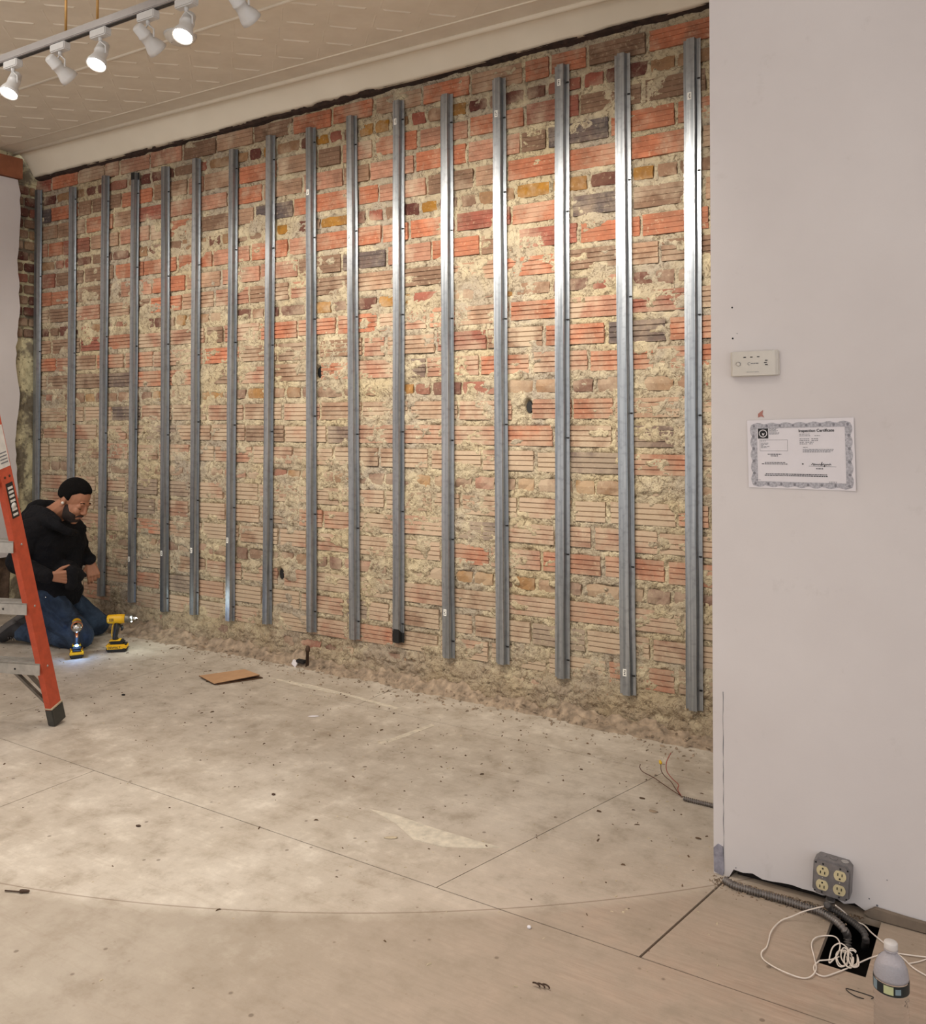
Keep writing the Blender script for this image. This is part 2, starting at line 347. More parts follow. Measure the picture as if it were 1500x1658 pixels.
M['boxsteel'] = simple('outlet_box_steel', lin(130, 126, 126), .5, .45, .2, 30, .1)
M['almond'] = simple('almond_plastic', lin(206, 192, 152), .45)
M['conduit'] = simple('flexible_conduit', lin(126, 120, 116), .4, .65, .25, 60)
M['cord'] = simple('white_cord', lin(226, 214, 202), .5)
M['wire'] = simple('brown_wire', lin(84, 50, 36), .6); M['wirered'] = simple('red_wire', lin(150, 60, 48), .6)
M['nut'] = simple('yellow_wire_nut', lin(226, 184, 40), .5)
M['patch'] = simple('lavender_grey_metal', lin(150, 148, 160), .55, .3, .25, 60)
M['pink'] = simple('pink_wall_scar', lin(176, 122, 112), .9)
M['rubble'] = simple('rubble', lin(150, 132, 112), .95, 0, .45, 24, .9, False)
M['chip'] = simple('debris_chip', lin(98, 76, 56), .9, 0, .4, 9, 0, False)
M['chiplt'] = simple('pale_debris_chip', lin(196, 180, 152), .9, 0, .2, 9, 0, False)
M['smear'] = simple('dried_plaster', lin(206, 196, 178), .95, 0, .18, 30, .4, False)
M['bark'] = simple('dark_wood_scrap', lin(70, 50, 36), .8)
t = NT('clear_plastic'); t.b.inputs['Transmission Weight'].default_value = 1; t.b.inputs['IOR'].default_value = 1.2; M['pet'] = t.out((.93, .94, .96, 1), .06)
t = NT('fogged_plastic'); v = t.pos(True); n = t.noise(v, 160, 3); t.b.inputs['Transmission Weight'].default_value = .45; t.b.inputs['IOR'].default_value = 1.2; t.bump(n, .5, .003); M['petfrost'] = t.out(lin(212, 208, 214), .12)
M['cap'] = simple('white_cap', lin(206, 200, 196), .5); M['label'] = simple('black_bottle_label', lin(26, 36, 40), .4); M['labelp'] = simple('pale_label_panel', lin(190, 196, 150), .5); M['labelb'] = simple('grey_label_panel', lin(120, 140, 150), .5)

# ------------------------------------------------------------------ room
D = 4.03; DW = 2.915; XL = -6.39; SL = .0087; X0 = -1.43; CZ = 3.42
XR = 3.0; YB = -3.2
def ztop(x): return 3.255+(x-XL)*.0163
fo = MB().box((-1.7, .4, -.14), (9.6, 7.6, .02)).build('floor', M['dark']); tag(fo, 'dusty plywood floor of the stripped shop room', kind='structure')
def sheet(polys, mat=M['ply']):
    m = MB()
    for p in polys: m.prism(p, -.02, 0)
    o = m.build('plywood_sheet', mat, fo); return o
g = .0017
def quad(x0a, x1a, x0b, x1b, ya, yb): return [(x0a+g, ya+g), (x1a-g, ya+g), (x1b-g, yb-g), (x0b+g, yb-g)]
ys = [YB, -2.5, -1.28, -.06, 1.16, 2.36, 3.6, 4.12]
sheet([quad(-6.42, -4.25, -6.42, -4.25, 2.36, 3.6)])
sheet([quad(-4.25, -1.585, -4.25, -1.29, 2.36, 3.6)])
sheet([quad(-1.585, -.915, -1.29, -.72, 2.36, 3.6)])
hx0, hx1, hy0, hy1 = -.50, -.375, 2.595, 2.90
e0 = lambda y: -.909+(y-2.36)*.195/1.24
sheet([[(e0(2.36), 2.36+g), (XR, 2.36+g), (XR, hy0), (e0(hy0), hy0)], [(e0(hy0), hy0), (hx0, hy0), (hx0, hy1), (e0(hy1), hy1)],
       [(hx1, hy0), (XR, hy0), (XR, hy1), (hx1, hy1)], [(e0(hy1), hy1), (XR, hy1), (XR, 3.6-g), (e0(3.6), 3.6-g)]])
for a, b in ((-6.42, -2.9), (-2.9, -.5), (-.5, XR)): sheet([quad(a, b, a, b, 3.6, 4.12)])
for a, b in ((-6.42, -3.3), (-3.3, .28), (.28, XR)): sheet([quad(a, b, a, b, 1.16, 2.36)])
for a, b in ((-6.42, -4.4), (-4.4, -1.9), (-1.9, .6), (.6, XR)): sheet([quad(a, b, a, b, -.06, 1.16)])
for a, b in ((-6.42, -3.3), (-3.3, .28), (.28, XR)): sheet([quad(a, b, a, b, YB, -.06)])

# ---- tile wall layout (coordinates x and hh, hh = height minus the slight tilt of the courses)
PITCH = .5; HC0 = .127
items = []            # (kind, x0, x1, hc, hh, colour, scored)
DARK = [(1002,752),(1048,709),(1072,524),(975,423),(860,224),(967,200),(1060,128),(980,322),(1087,301),(770,864),(532,427),(561,464),(601,419),(545,525),(404,475),
        (420,530),(681,592),(755,288),(187,819),(241,822),(238,705),(211,665),(200,617),(235,789),(147,447),(105,451),(155,333),(187,469),(81,347),(450,220),(465,345)]
YEL = [(520,497),(545,362),(610,205),(590,205),(623,490),(700,340),(847,309),(945,287),(760,942),(790,945),(835,943),(250,640),(345,640),(262,640),(690,783),(860,785),(835,787),(740,145),(1110,420)]
def where(L): return [(q[0], q[2]-SL*(q[0]-X0)) for q in (wy(u, v, D) for u, v in L)]
DW_, YW_ = where(DARK), where(YEL); HOLE = where([(855, 659), (453, 930), (515, 603)])
def hit(L, x0, x1, h0, h1): return any(x0 < a < x1 and h0-.03 < b < h1+.03 for a, b in L)
XA, XB = XL-.02, -.55
rowid = 0
for k in range(0, 7):
    hc = HC0+PITCH*k
    x = XA-rng.random()*.1
    while x < XB:                                                        # header course of small bricks
        L = rng.uniform(.085, .115) if rng.random() < .75 else rng.uniform(.17, .21); x1 = x+L
        hgt = .062*rng.uniform(.85, 1.08); u = rng.random()
        c = 'ochre' if hit(YW_, x, x1, hc-.02, hc+.02) else ('maroon' if u < .3 else 'red' if u < .45 else 'brown' if u < .62 else 'dun' if u < .84 else 'tan' if u < .93 else 'ochre')
        items.append(('brick', x, x1, hc, hgt, c)); x = x1+rng.uniform(.016, .03)
    for r in range(3):
        hcc = hc+.05+.133*(r+.5)+.002
        if hcc > 3.30: continue
        x = XA-rng.random()*.3; clay_h = .100
        while x < XB:
            L = .305*rng.uniform(.92, 1.06) if rng.random() < .84 else rng.uniform(.13, .21); x1 = x+L; u = rng.random()
            hi_ = hcc > 1.7
            if hit(DW_, x, x1, hcc-.04, hcc+.04): c = 'slate' if (hcc < 2.2 or rng.random() < .4) else 'brown'
            elif hi_: c = 'orange' if u < .34+.12*(x > -3) else 'salmon' if u < .62 else 'buff' if u < .74 else 'tan' if u < .86 else 'brown' if u < .94 else 'red'
            else: c = 'orange' if u < .14+.1*(x > -2.5) else 'salmon' if u < .48 else 'buff' if u < .76 else 'tan' if u < .92 else 'brown' if u < .95 else 'slate'
            items.append(('tile', x, x1, hcc+rng.uniform(-.004, .004), clay_h*rng.uniform(.92, 1.04), c)); x = x1+rng.uniform(.014, .03)
def trim_holes(it):
    k, x0, x1, hc, hg, c = it
    for a, b in HOLE:
        if x0-.01 < a < x1+.01 and abs(b-hc) < hg/2+.02:
            if a-x0 > x1-a: x1 = a-.025
            else: x0 = a+.025
    return (k, x0, x1, hc, hg, c)
items = [q for q in map(trim_holes, items) if q[2]-q[1] > .04]
items = [q for q in items if q[3]+SL*((q[1]+q[2])/2-X0)+q[4]/2 < ztop((q[1]+q[2])/2)+.012]

# ---- mortar bed: a real height field, proud here and raked out there
def coords(x0, x1, a, b):
    xs = [x0]
    while xs[-1] < x1: tt = (xs[-1]-x0)/(x1-x0); xs.append(xs[-1]+a+(b-a)*tt)
    return np.array(xs)
gx = coords(XL-.01, -.62, .0088, .0056); gh = np.arange(-.03, 3.42, .0068)
X, Hh = np.meshgrid(gx, gh, indexing='ij'); HT = Hh-SL*(X-X0)
wxn = (fbm(X*14, Hh*14, 3, 11)-.5)*.034+(fbm(X*70, Hh*24, 2, 12)-.5)*.010; whn = (fbm(X*14, Hh*14, 3, 21)-.5)*.026+(fbm(X*75, Hh*20, 2, 22)-.5)*.016
XX = X+wxn; HH = HT+whn
inside = np.zeros_like(X)
rows = {}
for q in items: rows.setdefault((q[0], round((q[3]-HC0)/.02)), []).append(q)
for q in items:
    k, x0, x1, hc, hg, c = q
    i0, i1 = np.searchsorted(gx, x0-.03), np.searchsorted(gx, x1+.03); j0, j1 = np.searchsorted(gh, hc+SL*(x0-X0)-hg/2-.04), np.searchsorted(gh, hc+SL*(x1-X0)+hg/2+.04)
    sx_ = XX[i0:i1, j0:j1]; sh_ = HH[i0:i1, j0:j1]
    dist = np.minimum(np.minimum(sx_-x0, x1-sx_), np.minimum(sh_-(hc-hg/2), (hc+hg/2)-sh_))
    inside[i0:i1, j0:j1] = np.maximum(inside[i0:i1, j0:j1], np.clip((dist+.004)/.008, 0, 1))
lo = fbm(X*1.6, Hh*3.4, 4, 31, .55); mid = fbm(X*9, Hh*16, 4, 41); fine = fbm(X*38, Hh*48, 3, 51); fn2 = fbm(X*90, Hh*90, 2, 61)
bias = np.interp(HT, [0, .22, .4, 1.0, 1.8, 2.4, 3.4], [.30, .23, .03, -.01, -.07, -.21, -.28])
cov = np.clip(((lo-.5)*1.3+(mid-.5)*1.0+bias+.0)/.10, 0, 1)
joint = -.003+(mid-.5)*.014+(fine-.5)*.010+(fn2-.5)*.004
over = .001+(mid-.5)*.016+(fine-.5)*.012+(fn2-.5)*.003
rag = -.016+0*X
crk = 1-np.clip(np.abs(fbm(X*11, Hh*19, 3, 81)-.5)/.012, 0, 1); crk2 = 1-np.clip(np.abs(fbm(X*24, Hh*40, 2, 91)-.5)/.02, 0, 1)
base_in = rag*(1-cov)+np.maximum(over, -.004)*cov
m_ = joint*(1-inside)+base_in*inside-(.012*crk+.007*crk2)*(1-inside*(1-cov))
for a, b in HOLE: m_ -= .07*np.clip(1.3-np.sqrt(((X-a)/.022)**2+((HT-b)/.036)**2), 0, 1)
foot = np.clip((.17-Hh)/.17, 0, 1); m_ += foot*(.012+.05*(fbm(X*5, Hh*7, 4, 71)-.3)+.02*(fine-.5))
V = np.stack([X, D-m_, Hh], -1).reshape(-1, 3)
wall = link('wall_back', mesh_np('wall_back', V, grid_faces(*X.shape), M['mortar'], True))
tag(wall, 'stripped wall of clay tiles and small bricks in rough cream mortar', kind='structure')
bk = MB().box((-2.9, D+.2, 1.72), (7.2, .2, 3.6)); bk.build('backing', M['dark'], wall)

for a, b in HOLE:
    MB().prism([(a+.017*math.cos(t), b+SL*(a-X0)+.03*math.sin(t)) for t in np.linspace(0, 2*PI, 12, endpoint=False)], D+.018, D+.03, f=lambda p: (p[0], p[2], p[1])).build('hole_shade', M['black'], wall)  # black plug painted as the shade inside each hole
# ---- tile and brick meshes, shared
def tile_mesh(ci, deep, seed):
    r = random.Random(seed); n = 4; z = []; d = []
    hgt = .098; p = hgt/n; gd = .0065 if deep else .0028; gw = .28 if deep else .12
    for i in range(n):
        b0 = -hgt/2+i*p
        for fz, fd in ((gw*.5, 0), (1-gw*.5, 0), (1-gw*.2, gd), (1+gw*.2, gd)) if i < n-1 else ((gw*.5, 0), (1, 0)):
            z.append(b0+fz*p); d.append(fd)
    z = [-hgt/2]+z; d = [0]+d
    V = []; k = len(z); xs = (-.15, .15)
    for x in xs:
        for a, b in zip(z, d): V.append((x+r.uniform(-.003, .003), b+r.uniform(-.0008, .0008), a+r.uniform(-.0007, .0007)))
    for x in xs: V += [(x, .04, -hgt/2), (x, .04, hgt/2)]
    Fs = [(i, i+k, i+k+1, i+1) for i in range(k-1)]
    B = 2*k; Fs += [(0, B, B+2, k), (k-1, 2*k-1, B+3, B+1), tuple(range(k))+(B+1, B), tuple(range(2*k-1, k-1, -1))+(B+2, B+3)]
    me = bpy.data.meshes.new('tile'); me.from_pydata(V, [], Fs); me.materials.append(M['clay_'+ci]); me.update(); return me
def brick_mesh(ci, seed):
    r = random.Random(seed); V = []; nx, nz = 4, 3
    for i in range(nx):
        for j in range(nz):
            ex = abs(i-1.5) > 1; ez = j != 1; bb = .0035*(ex+ez)
            V.append((-.05+.1*i/(nx-1)+r.uniform(-.003, .003), bb+r.uniform(-.003, .003), -.031+.062*j/(nz-1)+r.uniform(-.003, .003)))
    Fs = [(i*nz+j, (i+1)*nz+j, (i+1)*nz+j+1, i*nz+j+1) for i in range(nx-1) for j in range(nz-1)]
    o = len(V); rim = [0, 3, 6, 9, 10, 11, 8, 5, 2, 1]
    for q in rim: V.append((V[q][0], .04, V[q][2]))
    Fs += [(rim[i], o+i, o+(i+1) % 10, rim[(i+1) % 10]) for i in range(10)]
    me = bpy.data.meshes.new('brick'); me.from_pydata(V, [], Fs); me.materials.append(M['clay_'+ci]); me.update(); return me
cache = {}
def unit_mesh(kind, ci, hc):
    deep = hc < 2.25; v = rng.integers(0, 3); key = (kind, ci, deep, int(v))
    if key not in cache: cache[key] = tile_mesh(ci, deep, int(v)) if kind == 'tile' else brick_mesh(ci, int(v))
    return cache[key]
def place(q):
    k, x0, x1, hc, hg, c = q; xm = (x0+x1)/2
    me = unit_mesh(k, c, hc); L0, H0 = (.30, .098) if k == 'tile' else (.10, .062)
    loc = (xm, D+rng.uniform(-.003, .003), hc+SL*(xm-X0)); rot = (rng.uniform(-.01, .01), -SL+rng.uniform(-.006, .006), rng.uniform(-.006, .006))
    return k, me, loc, rot, ((x1-x0)/L0, 1, hg/H0)
def seen(q):
    u, v, z = px(((q[1]+q[2])/2, D, q[3])); vis = -40 < u < 1165
    return (q[2]-q[1])*q[4]/z**2*(1 if vis else .001)
for kind in ('tile', 'brick'):
    L_ = sorted([q for q in items if q[0] == kind], key=seen, reverse=True)
    for q in L_[:300]:
        k, me, loc, rot, s_ = place(q); o = link(kind, me, wall, loc); o.rotation_euler = rot; o.scale = s_
    rest = L_[300:]
    if rest:
        VV, FF, MI, mats = [], [], [], []
        for q in rest:
            k, me, loc, rot, s_ = place(q); off = len(VV); c = me.materials[0]
            if c not in mats: mats.append(c)
            VV += [((p.co.x*s_[0]+loc[0]), p.co.y+loc[1], p.co.z*s_[2]+loc[2]) for p in me.vertices]
            FF += [tuple(i+off for i in p.vertices) for p in me.polygons]; MI += [mats.index(c)]*len(me.polygons)
        me = bpy.data.meshes.new(kind+'s'); me.from_pydata(VV, [], FF)
        for c in mats: me.materials.append(c)
        me.polygons.foreach_set('material_index', MI); me.update(); o = link('far_'+kind+'s', me, wall); tag(o, kind='stuff')

# ---- left wall: exposed return strip, drywall ahead of it
ye = wx(26, 500, XL)[1]                                   # where the drywall starts
gy = np.arange(ye-.03, D+.02, .008); gz = np.arange(0, 3.36, .012)
Y, Zz = np.meshgrid(gy, gz, indexing='ij'); mm = (fbm(Y*12, Zz*9, 4, 5)-.5)*.03+(fbm(Y*50, Zz*50, 2, 8)-.5)*.008
mm[:, :] += np.where(Zz > 2.05, -.012, 0)
wl = link('wall_left', mesh_np('wall_left', np.stack([XL+mm, Y, Zz], -1).reshape(-1, 3), grid_faces(*Y.shape)[:, ::-1], M['oldplaster']))
tag(wl, 'white painted end wall with a stripped strip of bare brick at its corner', kind='structure')
z = 2.08; k = 0
while z < 3.2:
    h_ = .062
    for j, (a, b) in enumerate((((ye-.01, ye+.09), (ye+.105, D-.01)) if k % 2 else ((ye-.01, ye+.05), (ye+.065, D-.01)))):
        m = MB(); m.box((0, 0, 0), (.04, b-a, h_), bev=.006)
        o = m.build('brick', M['clay_'+random.choice(['maroon', 'brown', 'brown', 'maroon', 'red', 'dun'])], wl, loc=(XL-.012+random.uniform(-.004, .004), (a+b)/2, z)); o.rotation_euler = (random.uniform(-.03, .03), 0, 0)
    z += .083; k += 1
# drywall with a ragged edge towards the corner
edge = []
zz = .42
while zz < 3.22: edge.append((ye+.012*math.sin(zz*9)+random.uniform(-.008, .008), zz)); zz += .05
edge.append((ye, 3.22)); XD = XL+.03
poly = [(YB, .42)]+edge+[(YB, 3.22)]
MB().prism(poly, XL-.02, XD, f=lambda p: (p[2], p[0], p[1])).build('drywall', M['wallpaint'], wl)
# torn foot of that wall
gy = np.arange(1.0, ye+.03, .02); gz = np.arange(0, .46, .02); Y, Zz = np.meshgrid(gy, gz, indexing='ij')
mm = (fbm(Y*30, Zz*5, 3, 15)-.5)*.05-.02
link('torn_footing', mesh_np('torn_footing', np.stack([XL+mm, Y, Zz], -1).reshape(-1, 3), grid_faces(*Y.shape)[:, ::-1], M['dirtybrick']), wl)
MB().box((XL+.015, (YB+3.88)/2, 3.30), (.09, 3.88-YB, .15)).build('trim_1', M['beam']); tag(bpy.data.objects['trim_1'], 'brown wooden beam along the top of the white end wall', kind='structure')

MB().box((XL-.02, (YB+4.0)/2, 3.34), (.04, 4.0-YB+.1, .25)).build('upper_wall', M['oldplaster'], wl)
# ---- ceiling with bead mouldings and a cove
ce = MB().box((-1.7, (YB+3.85)/2, CZ+.02), (9.6, 3.85-YB, .04)).build('ceiling', M['tin']); tag(ce, 'cream embossed tin ceiling', kind='structure')
V, Fs = [], []
def ridge(x, y, a, L, wd, h):
    ca, sa = math.cos(a), math.sin(a); o = len(V)
    for (p, q, r) in ((-L/2, -wd, 0), (-L/2, wd, 0), (L/2, wd, 0), (L/2, -wd, 0), (-L*.42, 0, h), (L*.42, 0, h)): V.append((x+p*ca-q*sa, y+p*sa+q*ca, CZ-r+.0003))
    Fs.extend([tuple(o+i for i in f) for f in ((0, 3, 5, 4), (2, 1, 4, 5), (1, 0, 4), (3, 2, 5))])
j_ = 0; y = 3.60
while y > -.5:
    x = XL+.05+(.33 if j_ % 2 else 0)*.5
    while x < 1.5:
        if abs(y-2.99) > .05: ridge(x+random.uniform(-.01, .01), y+random.uniform(-.006, .006), math.radians(45), .14, .009, .0042); ridge(x+.165, y+.03, math.radians(-45), .15, .007, .0014)
        x += .33
    y -= .15; j_ += 1
rme = bpy.data.meshes.new('embossed_ridges'); rme.from_pydata(V, [], Fs); rme.materials.append(M['tin']); rme.update(); tag(link('embossed_ridges', rme, ce), kind='stuff')
yb = (lambda d: (d*(CZ-EYE)/d[2])[1])(ray(230, 79))
MB().tube([(XL, yb, CZ), (3, yb, CZ)], .009, 8).build('trim_2', M['tin']); tag(bpy.data.objects['trim_2'], 'thin bead running along the tin ceiling', kind='structure')
m = MB()
m.tube([(XL, 3.845, CZ-.004), (0, 3.845, CZ-.004), (3, 3.845, CZ-.004)], .016, 10)
m.tube([(XL, 3.70, CZ-.001), (3, 3.70, CZ-.001)], .005, 6)
m.build('trim_3', M['cream']); tag(bpy.data.objects['trim_3'], 'rounded bead above the plaster cove', kind='structure')
nx = 260; nt = 9; xs = np.linspace(XL+.02, -.5, nx); V = []
for i, x in enumerate(xs):
    zt = ztop(x); rg = (fbm(np.array([x*6.]), np.array([0.5]), 4, 3)[0]-.5)*.03+(fbm(np.array([x*1.1]), np.array([3.3]), 2, 9)[0]-.35)*.035*(1 if -5.6 < x < -2.2 else .3)
    for j in range(nt):
        s_ = j/(nt-1); y = 3.85+.15*(s_**.8); zc = CZ-.004-(CZ-.004-(zt+max(rg, -.002)))*(1-math.cos(s_*PI/2))**.9
        V.append((x, y, zc))
    V.append((x, 4.0, zt+max(rg, -.002)+.01)); V.append((x, 4.09, zt+.04))
cv = link('trim_4', mesh_np('trim_4', V, grid_faces(nx, nt+2)[:, ::-1], M['cream'])); tag(cv, 'smooth cream plaster cove between tin ceiling and brick wall', kind='structure')
# jagged near-black strip painted as the shaded gap under the cove
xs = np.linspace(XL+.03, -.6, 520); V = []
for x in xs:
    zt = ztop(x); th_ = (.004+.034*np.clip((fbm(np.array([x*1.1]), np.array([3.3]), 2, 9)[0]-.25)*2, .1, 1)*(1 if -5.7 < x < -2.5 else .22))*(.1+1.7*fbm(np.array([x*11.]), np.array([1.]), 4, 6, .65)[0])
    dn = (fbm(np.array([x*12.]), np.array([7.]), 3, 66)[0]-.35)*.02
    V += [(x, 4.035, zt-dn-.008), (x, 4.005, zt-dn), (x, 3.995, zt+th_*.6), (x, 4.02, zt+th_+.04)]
ds_ = link('trim_5', mesh_np('trim_5', V, grid_faces(520, 4)[:, ::-1], M['cove_shade'], False)); tag(ds_, 'dark jagged strip standing in for the shaded gap along the top of the brick', kind='structure')

# ---- white wall at the right
XE = wy(1155, 1200, DW)[0]
prof = [(XE, 0.0), (XE, CZ+.02), (XR, CZ+.02), (XR, .014)]
x = XR; low = []
while x > XE+.06:
    low.append((x, .018+.010*math.sin(x*7)+random.uniform(-.007, .007))); x -= .03
low.append((XE+.05, .0))
m = MB(); m.prism([(XE, .0), (XE, CZ+.02), (XR, CZ+.02)]+low, DW, DW+.11, f=lambda p: (p[0], p[2], p[1]))
wr = m.build('wall_right', M['wallpaint']); tag(wr, 'plain white painted wall end in the foreground at the right', kind='structure')
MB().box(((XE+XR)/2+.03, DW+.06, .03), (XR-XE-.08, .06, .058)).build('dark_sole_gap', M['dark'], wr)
m = MB(); cx = wy(1172, 1300, DW)[0]; zc0 = wy(1172, 1415, DW)[2]; zc1 = wy(1172, 1120, DW)[2]
m.tube([(cx+random.uniform(-.0008, .0008), DW-.0002, zc0+(zc1-zc0)*i/30) for i in range(31)], [.0011*(.3+random.random()) for i in range(31)], 5)
m.build('paint_crack', M['ink_grey'], wr)
m = MB()
q = [wy(u, v, DW-.002) for u, v in ((1156, 1372), (1163, 1366), (1171, 1371), (1173, 1410), (1171, 1418), (1157, 1410))]
m.prism([(p[0], p[2]) for p in q], DW-.004, DW, f=lambda p: (p[0], p[2], p[1])); m.build('corner_bead', M['patch'], wr)['label'] = 'bare grey metal corner bead at the foot of the wall'
m = MB(); q = [wy(u, v, DW-.001) for u, v in ((1228, 676), (1228, 670), (1233, 666), (1236, 664), (1235, 671), (1238, 676), (1233, 674))]
m.prism([(p[0], p[2]) for p in q], DW-.0015, DW, f=lambda p: (p[0], p[2], p[1])); m.build('paint_scar', M['pink'], wr)
for u, v in ((1186, 498), (1187, 548)):
    p = wy(u, v, DW); MB().lathe([(.0028, 0), (.0028, .0012)], (p[0], DW, p[2]), (0, -1, 0), 10).build('screw_hole', M['black'], wr)
for u, v, s_ in ((1408, 1455, 2.2), (1421, 1466, 3), (1192, 1405, 1.6), (1194, 540, 1.4), (1437, 1425, 1.6)):
    p = wy(u, v, DW); MB().lathe([(.001*s_, 0), (.001*s_, .001)], (p[0], DW, p[2]), (0, -1, 0), 8).build('nick', M['ink_grey'], wr)
# loose strip at the foot of that wall, right edge of the photo
m = MB(); a = wy(1400, 1490, DW-.01); b = wy(1530, 1535, DW-.01)
m.prism([(a[0], .012), (a[0]+.03, .034), (a[0]+.12, .030), (b[0]+.4, .028), (b[0]+.4, .004), (a[0]+.02, .004)], DW-.02, DW-.004, f=lambda p: (p[0], p[2], p[1]))
m.build('loose_base_strip', simple('brown_grey_strip', lin(120, 106, 92), .8)); tag(bpy.data.objects['loose_base_strip'], 'thin brownish wooden strip leaning along the foot of the white wall', 'wood strip')

# ------------------------------------------------------------------ furring channels
ST = [(62,308,62,1000),(117,303,112,975),(170,285,163,965),(218,280,212,975),(267,270,265,990),(317,257,313,995),(377,242,371,1005),(437,220,431,1010),(502,207,503,1023),
      (568,188,573,1035),(644,163,644,1040),(722,153,725,1065),(807,127,813,1075),(909,105,910,1098),(1007,87,1016,1125),(1120,63,1124,1150)]
LB = ['leftmost galvanized furring channel, in the corner beside the stripped plaster strip', 'second galvanized furring channel from the left, rising behind the kneeling man\'s head',
 'third galvanized furring channel from the left, just right of the kneeling man', 'fourth galvanized furring channel from the left, with a dark upper end',
 'fifth galvanized furring channel from the left, tag near its foot', 'sixth galvanized furring channel from the left, white tag low down',
 'seventh galvanized furring channel from the left, shiny along its upper half', 'eighth galvanized furring channel from the left, dull blue-grey face above the cardboard',
 'ninth galvanized furring channel from the left, small tag near its top, pipe stub below', 'tenth galvanized furring channel from the left, white tag a third of the way down',
 'galvanized furring channel with its foot painted black', 'galvanized furring channel just right of the black-footed one, tag near its foot',
 'fourth galvanized furring channel from the right, between dark-tagged neighbours', 'third galvanized furring channel from the right, tag close to its top',
 'second galvanized furring channel from the right, white tag near its foot', 'rightmost galvanized furring channel, widest, beside the white wall']
TAGS = {4: [(0, .87)], 3: [(0, .90)], 5: [(0, .86)], 6: [(0, .83)], 8: [(0, .13)], 9: [(0, .235)], 10: [(0, .04)], 11: [(0, .92)], 12: [(0, .062)], 13: [(0, .03)], 14: [(0, .965)], 15: [(0, .087)], 7: []}
def channel_prof():
    return [(-.040, 0), (-.023, 0), (-.019, .022), (.017, .022), (.022, 0), (.040, 0)]
for i, (u0, v0, u1, v1) in enumerate(ST):
    a = wy(u0, v0, D-.02); b = wy(u1, v1, D-.02)
    if i == 0: a[0] = b[0] = XL+.05
    xb, xt = b[0], a[0]; L = a[2]-b[2]
    th = thing('furring_channel', LB[i], 'furring channel', (xb, D-.012, b[2]), 'furring channels screwed to the stripped brick wall')
    pr = channel_prof(); n = 16; V = []
    wob = [random.uniform(-.0012, .0012) for _ in range(n+1)]
    lean = xt-xb
    for k in range(n+1):
        s_ = k/n
        for (px_, dp) in pr: V.append((lean*s_+px_+wob[k], -dp, L*s_))
        for (px_, dp) in pr[::-1]: V.append((lean*s_+px_+wob[k], -dp+.0012 if dp else .0012, L*s_))
    q = 12; Fs = [(k*q+j, k*q+(j+1) % q, (k+1)*q+(j+1) % q, (k+1)*q+j) for k in range(n) for j in range(q)]
    # ends: five little quads each
    for base, fl_ in ((0, 1), (n*q, 0)):
        for j in range(5): f_ = (base+j, base+j+1, base+10-j, base+11-j); Fs.append(f_ if fl_ else f_[::-1])
    me = bpy.data.meshes.new('steel_channel'); me.from_pydata(V, [], Fs); me.materials.append(M['galv']); me.update(); link('steel_channel', me, th)
    for k in range(6):
        s_ = .04+.92*k/5+random.uniform(-.03, .03); s_ = min(max(s_, .03), .97); xx = lean*s_+.031
        m = MB(); m.box((xx, -.0025, L*s_), (.014, .004, .007), bev=.001); m.lathe([(.0045, 0), (.003, .003)], (xx, -.003, L*s_), (0, -1, 0), 8)
        m.build('screw', M['screw'], th, loc=(0, 0, 0))
    for (_, s_) in TAGS.get(i, []):
        s_ = 1-s_; xx = lean*s_-.006
        o = MB().box((xx, -.0226, L*s_), (.018, .0006, .034)).build('tag', M['sticker'], th, loc=(0, 0, 0))
        m = MB()
        for dz in (-.008, 0, .008): m.box((xx+random.uniform(-.002, .002), -.0232, L*s_+dz), (.007, .0004, .003+random.random()*.002))
        m.build('tag_print', M['ink'], o, loc=(0, 0, 0))
    if i == 10:
        m = MB(); V2 = [(px_*1.015, -dp-.0008 if dp else -.0006) for px_, dp in pr]
        P1 = [(p[0], p[1], 0) for p in V2]+[(p[0], p[1], .055+.02*(j in (1, 2, 3))) for j, p in enumerate(V2)]
        m.add(P1, [(j, j+1, j+7, j+6) for j in range(5)]); m.build('painted_foot', M['black'], th, loc=(0, 0, 0))['label'] = 'foot of the channel sprayed black'
    if i == 3:
        m = MB(); V2 = [(px_*1.015+lean, -dp-.0008 if dp else -.0006) for px_, dp in pr]
        m.add([(p[0], p[1], L-.05) for p in V2]+[(p[0], p[1], L) for p in V2], [(j, j+1, j+7, j+6) for j in range(5)]); m.build('dark_end', M['black'], th, loc=(0, 0, 0))['label'] = 'dark sprayed upper end'

